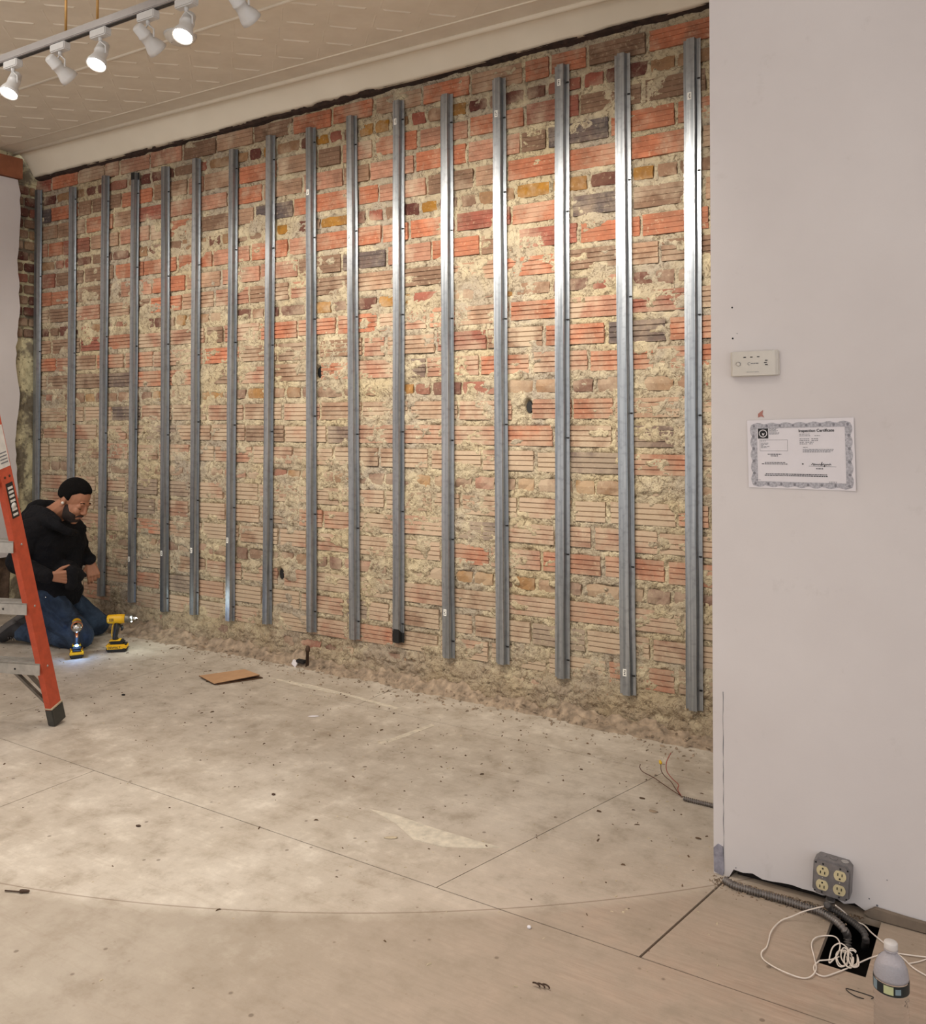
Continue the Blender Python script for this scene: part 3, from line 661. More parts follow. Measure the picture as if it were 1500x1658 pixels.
# ------------------------------------------------------------------ track light
TZ = 3.04
ty = (lambda d: (d*(TZ-EYE)/d[2])[1])(ray(163, 47))
def tx(u):
    d0 = [wy(u, v, ty)[0] for v in (0,)]; return d0[0]
tk = thing('light_track', 'pale grey ceiling light track hung on brass rods', 'light track', (-3, ty, TZ))
m = MB(); m.box((-2.6, ty, TZ+.018), (7.0, .036, .034), bev=.003); m.build('rail', M['track'], tk)
m = MB(); m.box((-2.6, ty, TZ-.0005), (6.98, .014, .004)); m.build('slot', M['slot'], tk)
for u in (107, 158): x = tx(u); MB().tube([(x, ty, TZ+.03), (x, ty, CZ)], .0055, 8).build('hanging_rod', M['brass'], tk)
for x in (-.6, .3): MB().tube([(x, ty, TZ+.03), (x, ty, CZ)], .0055, 8).build('hanging_rod', M['brass'], tk)
HEADS = [(22, 'down', 'lit spotlight at the far left of the light track, face glowing'), (98, 'wall', 'second spotlight on the track, turned to the brick wall, only its rim lit'),
         (163, 'down', 'glowing spotlight between the two wall-facing ones on the track'), (240, 'wall', 'fourth spotlight on the track, turned away, beside the smoke detector'),
         (302, 'down', 'brightest glowing spotlight on the track, above the smoke detector'), (392, 'wall', 'spotlight cut by the top of the photo, right of the smoke detector')]
hx = [tx(h[0]) for h in HEADS]; sp_ = (hx[-1]-hx[0])/5
more = [(-1.95, 'down'), (-1.70, 'wall'), (-1.45, 'down'), (-1.2, 'wall')]+[(-4.15, 'wall'), (-4.75, 'down'), (-5.35, 'wall')]; print('HX', hx)
def head(x, kind, label):
    hd = thing('track_spotlight', label, 'spotlight', (x, ty, TZ-.0), 'spotlights along the light track')
    MB().box((x, ty, TZ-.018), (.10, .034, .034), bev=.004).build('track_adapter', M['white_metal'], hd)
    sq_ = x > -1.3
    aim = np.array([.12, -.42, -.9]) if kind == 'down' else np.array([.05 if not sq_ else -.22, .80, -.54]); aim /= np.linalg.norm(aim)
    piv = np.array([x, ty, TZ-.105]); m = MB(); K = 1.12
    m.tube([(x, ty, TZ-.03), (x, ty, TZ-.05)], .008, 8)
    m.tube([piv+np.array([-.034, 0, 0]), piv+np.array([-.034, 0, .03]), (x, ty, TZ-.048), piv+np.array([.034, 0, .03]), piv+np.array([.034, 0, 0])], .004, 6); m.build('yoke', M['white_metal'], hd)
    pr = [(.014, -.055), (.020, -.050), (.022, -.02), (.024, -.018), (.024, -.012), (.022, -.010), (.024, .01), (.034, .035), (.036, .05), (.034, .0505), (.031, .044)]; pr = [(a*K, b*K) for a, b in pr]
    MB().lathe(pr, piv, aim, 20).build('lamp_barrel', M['white_metal'], hd)
    MB().lathe([(.031*K, .044*K), (.024*K, .047*K), (.01*K, .049*K), (.0, .0495*K)], piv, aim, 20).build('lamp_face', M['lamp'] if kind == 'down' else M['lampdim'], hd)
    l = bpy.data.lights.new('track_spot', 'SPOT'); l.energy = SPOT_WALL if kind == 'wall' else SPOT_DOWN; l.color = LAMP_COL if kind == 'wall' else (1.0, .945, .88)
    l.spot_size = math.radians((66 if sq_ else 92) if kind == 'wall' else 110); l.spot_blend = .9; l.shadow_soft_size = .03
    o = bpy.data.objects.new('track_spot', l); COL.objects.link(o); o.parent = hd
    o.location = tuple(piv+aim*.075-np.array([x, ty, TZ])); o.rotation_euler = Vector(aim).to_track_quat('-Z', 'Y').to_euler()
for x, (u, kind, lab) in zip(hx, HEADS): head(x, kind, lab)
for k, (x, kind) in enumerate(more): head(x, kind, ('track spotlight out of view above the top edge, number %s along' % ['one', 'two', 'three', 'four'][k]) if k < 4 else 'track spotlight out of view beyond the left edge, number %s' % ['one', 'two', 'three'][k-4])
# smoke detector
q = ray(292, 56); q = Cp+q*(CZ-EYE)/q[2]
sd = thing('smoke_detector', 'round white smoke detector on the tin ceiling', 'smoke detector', (q[0], q[1], CZ))
MB().lathe([(.075, 0), (.078, .012), (.076, .02), (.06, .03), (.055, .042), (.04, .046), (0, .047)], (q[0], q[1], CZ), (0, 0, -1), 28).build('body', M['plastic'], sd)
MB().lathe([(.082, 0), (.082, .006)], (q[0], q[1], CZ), (0, 0, -1), 28).build('base_ring', M['white_metal'], sd)
for dx, dy in ((.03, .02), (-.028, -.03)): MB().lathe([(.003, 0), (.003, .001)], (q[0]+dx, q[1]+dy, CZ-.0455), (0, 0, -1), 8).build('vent_dot', M['ink_grey'], sd)

# ------------------------------------------------------------------ rubble and crumbs at the foot of the wall
gx = np.arange(XL+.03, -.7, .008); gy = np.arange(3.66, 4.03, .007)
X, Y = np.meshgrid(gx, gy, indexing='ij')
wd_ = .05+.09*fbm(X*1.8, X*0, 3, 101)+.10*np.clip((-4.0-X)/1.8, 0, 1)
tt_ = np.clip((Y-(4.0-wd_))/wd_, 0, 1); Zr = -.012+tt_*(.042+.10*(fbm(X*9, Y*14, 4, 111)-.35))+.045*(fbm(X*30, Y*36, 3, 121)-.45)*np.clip(tt_*4, 0, 1)
rb = link('mortar_rubble', mesh_np('mortar_rubble', np.stack([X, Y, Zr], -1).reshape(-1, 3), grid_faces(*X.shape), M['rubble']), wall)
tag(rb, 'ridge of crumbled mortar and brick dust along the foot of the stripped wall', None, kind='stuff')
def shards(name, n, posf, sz, mat, label, cat):
    V, Fs = [], []
    for i in range(n):
        x, y, zb = posf(); s0 = sz(); a = random.random()*PI; l, w_, h_ = s0*random.uniform(.8, 2.2), s0*random.uniform(.4, .9), s0*random.uniform(.15, .5)
        o = len(V); ca, sa = math.cos(a), math.sin(a)
        for (p, q, r) in ((-1, -.6, 0), (1, -.8, 0), (.7, .9, 0), (-.8, .7, 0), (-.5, -.4, 1), (.6, -.3, 1), (.3, .5, .8), (-.5, .4, .9)):
            p *= l/2*random.uniform(.7, 1.1); q *= w_/2*random.uniform(.7, 1.1); V.append((x+p*ca-q*sa, y+p*sa+q*ca, zb+r*h_))
        Fs += [tuple(o+i for i in f) for f in ((4, 5, 6, 7), (0, 1, 5, 4), (1, 2, 6, 5), (2, 3, 7, 6), (3, 0, 4, 7))]
    me = bpy.data.meshes.new(name); me.from_pydata(V, [], Fs); me.materials.append(mat); me.update(); o = link(name, me, fo); tag(o, label, None, kind='stuff'); return o
def near_wall():
    x = random.uniform(XL+.1, -.9); y = 3.98-abs(random.gauss(0, .10)); return x, max(y, 3.3), .001+max(0, (y-3.90))*.35
shards('wall_crumbs', 1500, near_wall, lambda: random.choice([.003, .004, .005, .007, .010, .016]), M['rubble'], 'loose mortar crumbs lying close to the stripped wall', 'rubble')
shards('dark_chips', 520, lambda: (lambda y: (random.uniform(-5.6, -.9), y, .0003))(3.75-abs(random.gauss(0, .75))), lambda: random.choice([.004, .005, .006, .008, .011]), M['chip'], 'small dark chips scattered across the plywood floor', 'debris')
shards('pale_chips', 380, lambda: (lambda y: (random.uniform(-5.6, -.7), y, .0003))(3.7-abs(random.gauss(0, .9))), lambda: random.choice([.005, .006, .008]), M['chiplt'], 'small pale plaster crumbs scattered across the plywood floor', 'debris')
shards('gap_dirt', 420, lambda: (lambda x: (x, DW-.02-abs(random.gauss(0, .03)), .0003))(random.uniform(XE+.02, -.42)), lambda: random.choice([.003, .004, .006]), M['chip'], 'dark dirt along the foot of the white wall', 'rubble')
shards('gap_crumbs', 260, lambda: (lambda x: (x, DW-.015-abs(random.gauss(0, .035)), .0003))(random.uniform(XE, -.45)), lambda: random.choice([.004, .006, .009]), M['rubble'], 'plaster crumbs along the foot of the white wall', 'rubble')
def chunk(u, v, s0, mat, name, label, cat, asp=1.6, rz=0, h=.5):
    p = fl(u, v); m = MB(); r = random.Random(int(u*7+v))
    m.ell((0, 0, s0*h*.42), (s0*asp/2, s0/2, s0*h/2), nu=10, nv=7, fn=lambda d: 1+.28*(r.random()-.5))
    o = m.build(name, mat, loc=(p[0], p[1], 0)); o.rotation_euler = (0, 0, rz); return tag(o, label, cat)
chunk(200, 1126, .016, M['black'], 'plastic_plug', 'small black plug on the floor between ladder foot and cardboard', 'plug', 1.5)
chunk(508, 1160, .026, M['paper'], 'paper_scrap', 'white paper scrap on the floor below the ninth channel', 'scrap', 2.2, .6, .12)
chunk(633, 1357, .02, M['chiplt'], 'plaster_chip', 'pale plaster flake on the open floor, right of centre', 'plaster flake', 2.4, .5, .2)
chunk(857, 1503, .011, M['paper'], 'plaster_pellet', 'tiny white pellet just beyond the curved floor line', 'plaster pellet', 1.2, 0, .8)
chunk(443, 1287, .013, M['bark'], 'mortar_chip', 'dark mortar chip in the middle of the floor', 'chip', 1.4)
chunk(224, 1338, .012, M['bark'], 'wood_chip', 'small dark wood chip on the floor below the ladder foot', 'chip', 1.8, .3)
chunk(1040, 1293, .014, M['chip'], 'flat_chip', 'brown flat chip on the floor left of the cut cable', 'chip', 1.6, 0, .3)
chunk(1131, 1358, .012, M['chip'], 'brick_chip', 'dark brick chip on the floor near the white wall corner', 'chip', 1.8, 0, .4)
chunk(1058, 1314, .022, M['rubble'], 'dust_lump', 'grey lump of dust on the floor below the cut cable', 'dust lump', 1.7, 0, .12)
for nm, L in (('plaster_smear', [(598, 1310), (640, 1319), (700, 1340), (770, 1361), (812, 1372), (770, 1374), (715, 1371), (670, 1360), (640, 1333)]), ('plaster_smear', [(430, 1096), (500, 1108), (580, 1128), (650, 1147), (640, 1148), (560, 1126), (490, 1112)]),
              ('plaster_smear', [(612, 1203), (650, 1190), (700, 1172), (704, 1175), (660, 1192), (620, 1206)])):
    pp = [fl(*q) for q in L]; o = MB().prism([(p[0], p[1]) for p in pp][::-1], 0, .0012).build(nm, M['smear'], fo)
# curled shaving
p = fl(877, 1600); m = MB()
for k in range(3): m.tube([p+np.array([-.012+.012*k, -.006+.004*k, .002])+np.array([.010*math.cos(t), .004*math.sin(t), .004+.004*math.sin(t*.5)]) for t in np.linspace(0, PI, 8)], .0022, 6)
m.build('seed_husk', M['bark']); tag(bpy.data.objects['seed_husk'], 'dry brown curled husk on the floor near the lower edge', 'husk')
# bit lying at the left
a, b = fl(8, 1444), fl(34, 1446); d = (b-a); m = MB()
m.tube([a+d*0+Zv*.004, a+d*.5+Zv*.004, b+Zv*.004], .0022, 8); e_ = fl(46, 1446); m.cap(b+Zv*.006, e_+Zv*.006, .0055, .004); m.cap(b+Zv*.006+(e_-b)*.2, b+Zv*.006+(e_-b)*.4+np.array([0, .006, 0]), .006, .003)
m.build('bent_nail', M['bark']); tag(bpy.data.objects['bent_nail'], 'rusty wall anchor lying on the floor at the left edge', 'anchor')
# wire loop lower right
p = fl(1392, 1612); m = MB(); m.tube([p+np.array([.028*math.cos(t)+.01*math.sin(2*t), .013*math.sin(t), .002+.001*math.sin(3*t)]) for t in np.linspace(0, 5.6, 30)], .0011, 6)
m.build('wire_loop', M['screw']); tag(bpy.data.objects['wire_loop'], 'thin dark loop of wire on the floor left of the bottle', 'wire')
# pipe stub
p = fl(501, 1082); pb = np.array([wy(501, 1082, 3.96)[0], 3.94, 0])
ps = thing('pipe_stub', 'short rusty pipe stub standing in the rubble below the ninth channel', 'pipe', tuple(pb))
MB().lathe([(.009, 0), (.009, .10), (.013, .10), (.014, .115), (.010, .13), (.006, .132)], pb, (.05, 0, 1), 14).build('pipe', M['bark'], ps)
MB().box(pb+np.array([-.045, .0, .035]), (.06, .03, .02), bev=.004).build('bracket', M['dark'], ps); MB().box(pb+np.array([-.085, -.01, .02]), (.035, .012, .03), np.array(Matrix.Rotation(.5, 3, 'Y'))).build('plaster_flake', M['paper'], ps)

# ------------------------------------------------------------------ cardboard
cq = [fl(322, 1098), fl(347, 1110), fl(421, 1099), fl(396, 1088)]
cb = thing('cardboard_piece', 'flat piece of brown cardboard on the dusty floor', 'cardboard', tuple(np.mean(cq, 0)))
m = MB(); zc_ = [.010, .006, .018, .012]
m.add([tuple(q[:2])+(zz_,) for q, zz_ in zip(cq, zc_)]+[tuple(q[:2])+(zz_+.004,) for q, zz_ in zip(cq, zc_)], [(3, 2, 1, 0)[::1], (0, 1, 5, 4), (1, 2, 6, 5), (2, 3, 7, 6), (3, 0, 4, 7)], 1); m.f[0] = m.f[0]
m.add([tuple(q[:2])+(zz_+.0042,) for q, zz_ in zip(cq, zc_)], [(0, 1, 2, 3)], 0)
m.build('sheet', [M['card'], M['carddark']], cb)
m = MB(); low_ = [tuple(np.array(q)*[1, 1, 0]+np.array([.012, .012, .001])) for q in cq]
m.add(low_+[tuple(np.array(q)+np.array([0, 0, .004])) for q in low_], [(4, 5, 6, 7), (0, 1, 5, 4), (1, 2, 6, 5), (2, 3, 7, 6), (3, 0, 4, 7)]); m.build('folded_flap', M['carddark'], cb)['label'] = 'darker folded flap underneath'

# ------------------------------------------------------------------ flexible conduits, cords
def ribbed(pts, r, pitch, m, n=12, mi=0):
    P = np.array(spline(pts, 10)); sl = np.r_[0, np.cumsum(np.linalg.norm(np.diff(P, axis=0), axis=1))]
    k = int(sl[-1]/pitch*4); s_ = np.linspace(0, sl[-1], k); Q = np.stack([np.interp(s_, sl, P[:, j]) for j in range(3)], 1)
    rr_ = r*(1+.20*np.sign(np.sin(2*PI*s_/pitch))); return m.tube(Q, rr_, n, mi)
c4 = lambda x, y: (1130+x/4.054, 1300+y/4.054)
def F4(x, y, z=0.0): u, v = c4(x, y); return fl(u, v, z)
m = MB(); P = [F4(175, 505, .012), F4(250, 545, .012), F4(400, 590, .012), F4(560, 635, .012), F4(700, 680, .012), F4(810, 715, .014), F4(900, 770, .016), F4(960, 830, .012), F4(985, 885, -.022)]
P += [P[-1]+np.array([.004, -.03, -.05])]
ribbed(P, .0095, .008, m); m.build('flexible_conduit', M['conduit']); tag(bpy.data.objects['flexible_conduit'], 'ribbed metal conduit running along the white wall into the floor hole', 'conduit')
m = MB(); P = [F4(850, 668, .06), F4(870, 690, .03), F4(960, 745, .014), F4(1040, 800, .014), F4(1090, 850, .012), F4(1105, 900, -.002), F4(1100, 935, -.045), F4(1095, 950, -.09)]
ribbed(P, .0085, .008, m); m.build('armored_cable', simple('dark_conduit', lin(74, 70, 68), .5, .4, .2)); tag(bpy.data.objects['armored_cable'], 'dark ribbed cable from the outlet box down into the floor hole', 'cable')
t4 = lambda L, z=.003: [F4(x, y, zz_[0] if (zz_ := r) else z) for x, y, *r in [(a[0], a[1], (a[2] if len(a) > 2 else z)) for a in L]]
cdm = MB(); seq = [(835, 678, .04), (760, 695, .030), (690, 715, .028), (620, 745, .012), (545, 775), (485, 840), (465, 910), (450, 950), (420, 980), (430, 1025), (500, 1075), (600, 1122), (690, 1150), (745, 1138), (778, 1090), (765, 1010), (748, 930), (775, 885), (840, 872), (905, 880), (935, 925), (925, 985), (895, 1025), (865, 1050, .0), (870, 1000), (890, 945), (935, 922), (975, 945), (1000, 985), (1020, 1020)]
cdm.tube(spline([F4(a[0], a[1], (a[2] if len(a) > 2 else .003+.002*(i % 3))) for i, a in enumerate(seq)], 6), .0019, 7)
for k in range(7):
    cxk, cyk = 940+15*k+random.uniform(-9, 9), 1030-3*k+random.uniform(-12, 12); ea, eb, ec = random.uniform(26, 46), random.uniform(38, 62), random.uniform(4, 26)
    cdm.tube([F4(cxk+ea*math.cos(t)+ec*math.sin(t), cyk+eb*math.sin(t)-12*math.cos(t)+5*math.sin(3*t+k), .004+.0014*k+.002*math.sin(t+k)) for t in np.linspace(0, 1.85*PI, 22)], .0019, 6)
cdm.tube(spline([F4(*q, .004) for q in ((800, 1035), (880, 1028), (930, 1010))], 6), .0019, 6)
cdm.tube(spline([F4(*q, .004) for q in ((800, 1035), (765, 1070), (775, 1115), (830, 1138), (900, 1118), (985, 1085), (1060, 1050), (1150, 1012), (1260, 985), (1400, 1000), (1520, 1015))], 8), .0019, 7)
cdm.tube(spline([F4(*q) for q in ((905, 672, .045), (960, 715, .02), (1015, 770, .004), (1090, 800, .004), (1140, 850, .004), (1210, 908, .004), (1290, 975, .004), (1350, 1020, .004), (1420, 1085, .004), (1530, 1150, .004))], 8), .0021, 7)
cdm.tube(spline([F4(*q, .003) for q in ((1380, 1056), (1440, 1045), (1490, 1030), (1560, 1000))], 6), .0017, 6)
cdm.build('coiled_cord', M['cord']); tag(bpy.data.objects['coiled_cord'], 'thin white cord looped and coiled over the floor hole', 'cord')
# cut armored cable by the corner
c5 = lambda x, y: (1010+x/8.824, 1200+y/8.824)
def F5(x, y, z=0.0): return fl(*c5(x, y), z)
ac = thing('cut_armored_cable', 'cut armored cable with bare wire ends beside the white wall corner', 'cable', tuple(F5(900, 830)))
m = MB(); ribbed([F5(860, 815, .01), F5(1000, 855, .008), F5(1150, 890, .008), F5(1330, 935, .008), F5(1500, 975, .008)], .0075, .008, m); m.build('armor', M['conduit'], ac)
for L, mt, lb in (([(830, 790, .008), (700, 705, .01), (560, 610, .012), (430, 520, .016), (280, 440, .02), (235, 380, .03), (240, 330, .045)], 'wire', None),
              ([(830, 790, .008), (750, 690, .012), (680, 580, .02), (590, 500, .03), (540, 420, .05), (535, 335, .07)], 'wire', None),
              ([(830, 790, .008), (775, 690, .014), (785, 620, .025), (700, 540, .04), (620, 430, .06), (615, 300, .09), (680, 165, .12)], 'wirered', 'reddish wire')):
    m = MB()
    # heights lift the ends: shift the floor point towards the eye so that the wire still passes where it was seen
    m.tube(spline([F5(x, y, z_) for x, y, z_ in L], 6), .0016, 6); o = m.build('wire', M[mt], ac)
    if lb: o['label'] = lb
q0, q1 = F5(535, 325, .075), F5(515, 265, .085); MB().lathe([(.004, 0), (.0065, .003), (.005, .014), (.003, .017)], q0, q1-q0, 10).build('wire_nut', M['nut'], ac)['label'] = 'yellow wire nut'

# ------------------------------------------------------------------ outlet box
fy = DW-.052
a, b = wy(1316, 1391, fy), wy(1377, 1461, fy); bw = (b[0]-a[0]); bh = .105; bcx = (a[0]+b[0])/2; bcz = (a[2]+b[2])/2
ob = thing('outlet_box', 'grey metal four-gang outlet box on the white wall near the floor', 'outlet', (bcx, DW, bcz)); RB = np.array(Matrix.Rotation(math.radians(3), 3, 'Y'))
def bl(x, y, z): return np.array([bcx, DW, bcz])+RB@np.array([x, y, z])
m = MB(); w2, h2, ch = bw/2, bh/2, .012
oct_ = [(-w2+ch, -h2), (w2-ch, -h2), (w2, -h2+ch), (w2, h2-ch), (w2-ch, h2), (-w2+ch, h2), (-w2, h2-ch), (-w2, -h2+ch)]
m.prism(oct_, 0, .042, f=lambda p: bl(p[0], -p[2], p[1])); m.build('box', M['boxsteel'], ob)
m = MB(); o2 = [(x*.93, y*.93) for x, y in oct_]; m.prism(oct_, .0425, .046, f=lambda p: bl(p[0], -p[2], p[1])); m.prism(o2, .046, .052, f=lambda p: bl(p[0], -p[2], p[1])); m.build('cover_plate', M['boxsteel'], ob)
for sx_ in (-1, 1):
    for sz_ in (-1, 1):
        cx_, cz_ = sx_*w2*.46, sz_*h2*.40; m = MB()
        pr_ = []
        for k in range(20):
            t = 2*PI*k/20; pr_.append((cx_+.0175*math.cos(t), cz_+max(-.0145, min(.0145, .0175*math.sin(t)))))
        m.prism(pr_, .050, .0545, f=lambda p: bl(p[0], -p[2], p[1])); o = m.build('receptacle', M['almond'], ob)
        s3 = 1 if sx_ > 0 else -1; m = MB()
        for dx in (-.006, .006): m.box(bl(cx_+dx, -.0548, cz_+.004*s3), (.0026, .001, .008), RB)
        m.lathe([(.0026, 0), (.0026, .001)], bl(cx_, -.0545, cz_-.008*s3), (0, -1, 0), 8); m.build('slots', M['black'], o)
    MB().lathe([(.0022, 0), (.002, .0015)], bl(sx_*w2*.46, -.052, 0), (0, -1, 0), 8).build('centre_screw', M['chrome'], ob)
for x_, z_ in ((-w2*.46, h2*.8), (w2*.46, h2*.8), (-w2*.46, -h2*.8), (w2*.46, -h2*.8), (-w2*.85, h2*.8), (w2*.85, h2*.8), (-w2*.85, -h2*.8), (w2*.85, -h2*.8)):
    MB().lathe([(.0026, 0), (.0026, .0012)], bl(x_, -.0522, z_), (0, -1, 0), 8).build('screw_hole', M['black'], ob)
for k, x_ in enumerate((-w2*.6, 0, w2*.6)):
    o = MB().lathe([(.011, 0), (.011, .0012), (.009, .0013)], bl(x_, -.02, h2), RB@np.array([0, 0, 1]), 14).build('knockout', M['chrome'] if k == 2 else M['boxsteel'], ob)
MB().lathe([(.011, 0), (.011, .02), (.014, .02), (.014, .028)], bl(-w2*.1, -.02, -h2), (0, 0, -1), 12).build('clamp', M['conduit'], ob)

# ------------------------------------------------------------------ carbon monoxide alarm
ay = DW-.034; a, b = wy(1183, 570, ay), wy(1256, 607, ay); acx, acz = (a[0]+b[0])/2, (a[2]+b[2])/2; aw, ah = b[0]-a[0], a[2]-b[2]
al = thing('gas_alarm', 'white rectangular gas alarm mounted on the white wall', 'alarm', (acx, DW, acz)); RA = np.array(Matrix.Rotation(math.radians(-1.0), 3, 'Y'))
def av(x, y, z): return np.array([acx, DW, acz])+RA@np.array([x, y, z])
m = MB(); V = []; n = 10
prof_ = [(-aw/2-.001, 0), (-aw/2-.001, .024), (-aw/2+.006, .031)]+[(-aw/2+.01+(aw-.02)*k/n, .031+.005*math.sin(PI*k/n)) for k in range(n+1)]+[(aw/2-.002, .029), (aw/2+.004, .018), (aw/2+.004, 0)]
m.prism(prof_, -ah/2, ah/2, f=lambda p: av(p[0], -p[1], p[2])); m.build('case', M['plastic'], al)
m = MB(); m.box(av(0, -.006, 0), (aw+.012, .012, ah+.004), RA, bev=.003); m.build('mounting_plate', M['plastic'], al)
for k in range(3): MB().box(av(-aw*.17+.021*k, -.0362, ah*.26), (.008, .001, .0028), RA, bev=.0004).build('indicator_window', M['ink'], al)
MB().lathe([(.0065, 0), (.006, .0022)], av(-aw*.32, -.034, -ah*.02), (0, -1, 0), 16).build('test_button', M['plastic'], al)
MB().tube([av(-aw*.32+.0075*math.cos(t), -.0345, -ah*.02+.0075*math.sin(t)) for t in np.linspace(-.5, PI+.3, 14)], .0005, 5).build('button_ring', M['ink_grey'], al)
m = MB()
for k in range(3): m.box(av(aw*.30+(-.002 if k == 1 else .001), -.0362, ah*(.10-.09*k)), (.008, .001, .0026), RA)
m.build('sounder_slots', M['ink'], al)
m = MB(); m.tube([av(-aw*.06+.006*math.cos(t), -.0366, -.001+.0045*math.sin(t)) for t in np.linspace(1.2, 4.6, 10)], .0006, 5)
for k in range(5): m.box(av(-aw*.02+.0048*k, -.0368, -.0005), (.0033, .0006, .0022), RA)
m.build('front_logo', M['ink_grey'], al)
m = MB(); [m.box(av(-aw*.12+.0042*k, -.0362, -ah*.36), (.003, .0006, .0013), RA) for k in range(9)]; m.build('front_print', M['ink_grey'], al)

# ------------------------------------------------------------------ certificate
TL, TR, BR, BL = [wy(u, v, DW-.003) for u, v in ((1210, 681), (1383, 676), (1387, 795), (1213, 789))]
def cp(s_, t_, off=0.0):   # s from the left, t from the top, 0..1
    p = (TL*(1-s_)+TR*s_)*(1-t_)+(BL*(1-s_)+BR*s_)*t_; return p+np.array([0, -off-.004*max(0, s_-.85)/.15*(.3+t_), 0])
ct = thing('certificate', 'paper inspection certificate with grey ornamental border taped to the white wall', 'certificate', tuple((TL+BR)/2))
nS, nT = 14, 8; V = [cp(i/nS, j/nT) for i in range(nS+1) for j in range(nT+1)]+[cp(i/nS, j/nT, -.0006) for i in range(nS+1) for j in range(nT+1)]
o_ = (nS+1)*(nT+1); fa = [tuple(q) for q in grid_faces(nS+1, nT+1)]
me = bpy.data.meshes.new('sheet'); me.from_pydata([tuple(p-np.array(ct.location)) for p in V], [], fa+[tuple(i+o_ for i in q)[::-1] for q in fa]); me.materials.append(M['paper']); link('sheet', me, ct)
def cm(rects, name, mat, off=.0006, par=ct):
    m = MB()
    for s0, t0, s1, t1 in rects: m.add([cp(s0, t0, off), cp(s0, t1, off), cp(s1, t1, off), cp(s1, t0, off)], [(0, 1, 2, 3)])
    return m.build(name, mat, par)
t = NT('guilloche_grey'); v = t.pos(True); n = t.noise(v, 160, 3); M['border'] = t.out(t.mix(t.ramp(n, .35, .65), lin(156, 154, 160), lin(194, 192, 198)), .9)
M['border2'] = simple('guilloche_dark', lin(132, 130, 136), .9)
m = MB(); sm0, sm1, tm0, tm1 = .040, .972, .060, .965; outer, inner = [], []
for i in range(120):
    k = i/120*4; e = int(k); q_ = k-e
    P_ = [(sm0+(sm1-sm0)*q_, tm0, 0, -1), (sm1, tm0+(tm1-tm0)*q_, 1, 0), (sm1-(sm1-sm0)*q_, tm1, 0, 1), (sm0, tm1-(tm1-tm0)*q_, -1, 0)][e]
    am = 1.5*abs(math.sin(PI*q_*(7 if e in (0, 2) else 5)))-.5
    outer.append(cp(P_[0]+P_[2]*.012*am, P_[1]+P_[3]*.02*am, .0007)); si = min(max(P_[0], sm0+.054), sm1-.054); ti = min(max(P_[1], tm0+.062), tm1-.062); inner.append(cp(si, ti, .0007))
m.add(outer+inner, [(i, 120+i, 120+(i+1) % 120, (i+1) % 120) for i in range(120)]); m.build('ornamental_border', M['border'], ct)
rs = []
for k in range(8):
    s_ = sm0+(sm1-sm0)*(.03+.94*k/7)
    for t_ in (tm0+.028, tm1-.028): rs.append((s_-.016, t_-.028, s_+.016, t_+.028))
for k in range(1, 5):
    t_ = tm0+(tm1-tm0)*k/5
    for s_ in (sm0+.02, sm1-.02): rs.append((s_-.018, t_-.03, s_+.018, t_+.03))
m = MB()
for s0, t0, s1, t1 in rs:
    sc_, tc_ = (s0+s1)/2, (t0+t1)/2; m.add([cp(sc_+(s1-s0)/2*math.cos(a_)*(1 if k_ % 2 else .55), tc_+(t1-t0)/2*math.sin(a_)*(1 if k_ % 2 else .55), .0009) for k_, a_ in enumerate(-np.linspace(0, 2*PI, 12, endpoint=False))], [tuple(range(12))])
m.build('border_rosettes', M['border2'], ct)
cm([(.105, .125, .205, .272)], 'logo_ground', M['black'], .0009)
m = MB()
for (r0, r1, t0_, t1_, mt) in ((.040, .033, 0, 2*PI, 0),):
    a_ = np.linspace(t0_, t1_, 25); m.add([cp(.155+r0*math.cos(q), .198+.058*r0/.04*math.sin(q), .0012) for q in a_]+[cp(.155+r1*math.cos(q), .198+.046*r1/.033*math.sin(q), .0012) for q in a_], [(i+1, i, 25+i, 26+i) for i in range(24)])
m.add([cp(.155+x_, .198+y_, .0012) for x_, y_ in ((-.012, .004), (-.004, -.006), (.006, .004), (.016, -.008), (.008, .022), (.0, .034), (-.006, .018))], [tuple(range(7))[::-1]])
m.build('logo_emblem', M['paper'], ct)
cm([(.12, .292, .388, .296), (.12, .452, .388, .456), (.12, .292, .122, .456), (.386, .292, .388, .456)], 'address_frame', M['ink_grey'])
def words(s0, t0, s1, h=.011, dens=.75, seed=1):
    k0 = .042 if s0 > .44 else 0; s0 += k0; s1 += k0; t0 += .012 if s0 > .44 and t0 < .4 else 0
    r = random.Random(seed); out = []; s_ = s0
    while s_ < s1-.004: L_ = r.uniform(.008, .026); out.append((s_, t0, min(s_+L_, s1), t0+h)); s_ += L_+.005
    return out
G = []
for k in range(6): G += words(.215, .125+.016*k, .215+[.08, .07, .085, .07, .10, .09][k], .007, seed=k)
for k in range(5): G += words(.13, .335+.017*k, .13+[.075, .07, .03, .085, .06][k], .007, seed=20+k)
G += words(.13, .305, .18, .007, seed=9)
for k, (a_, b_) in enumerate(((.46, .555), (.46, .56), (.46, .55), (.46, .55), (.46, .50), (.46, .53))): G += words(a_, .20+.024*k+(.02 if k > 1 else 0), b_, .008, seed=40+k)
for k, (a_, b_) in enumerate(((.60, .65), (.57, .63), (.57, .63), (.515, .59), (.55, .58))): G += words(a_, .224+.024*k+(.02 if k > 0 else 0), b_, .008, seed=60+k)
G += words(.49, .40, .54, .008, seed=70)
for k in range(3): G += words(.487, .43+.018*k, .77-.03*(k == 2), .008, seed=71+k)
G += words(.08, .88, .12, .006, seed=81)+words(.72, .885, .79, .007, seed=82)+words(.71, .905, .79, .007, seed=83)
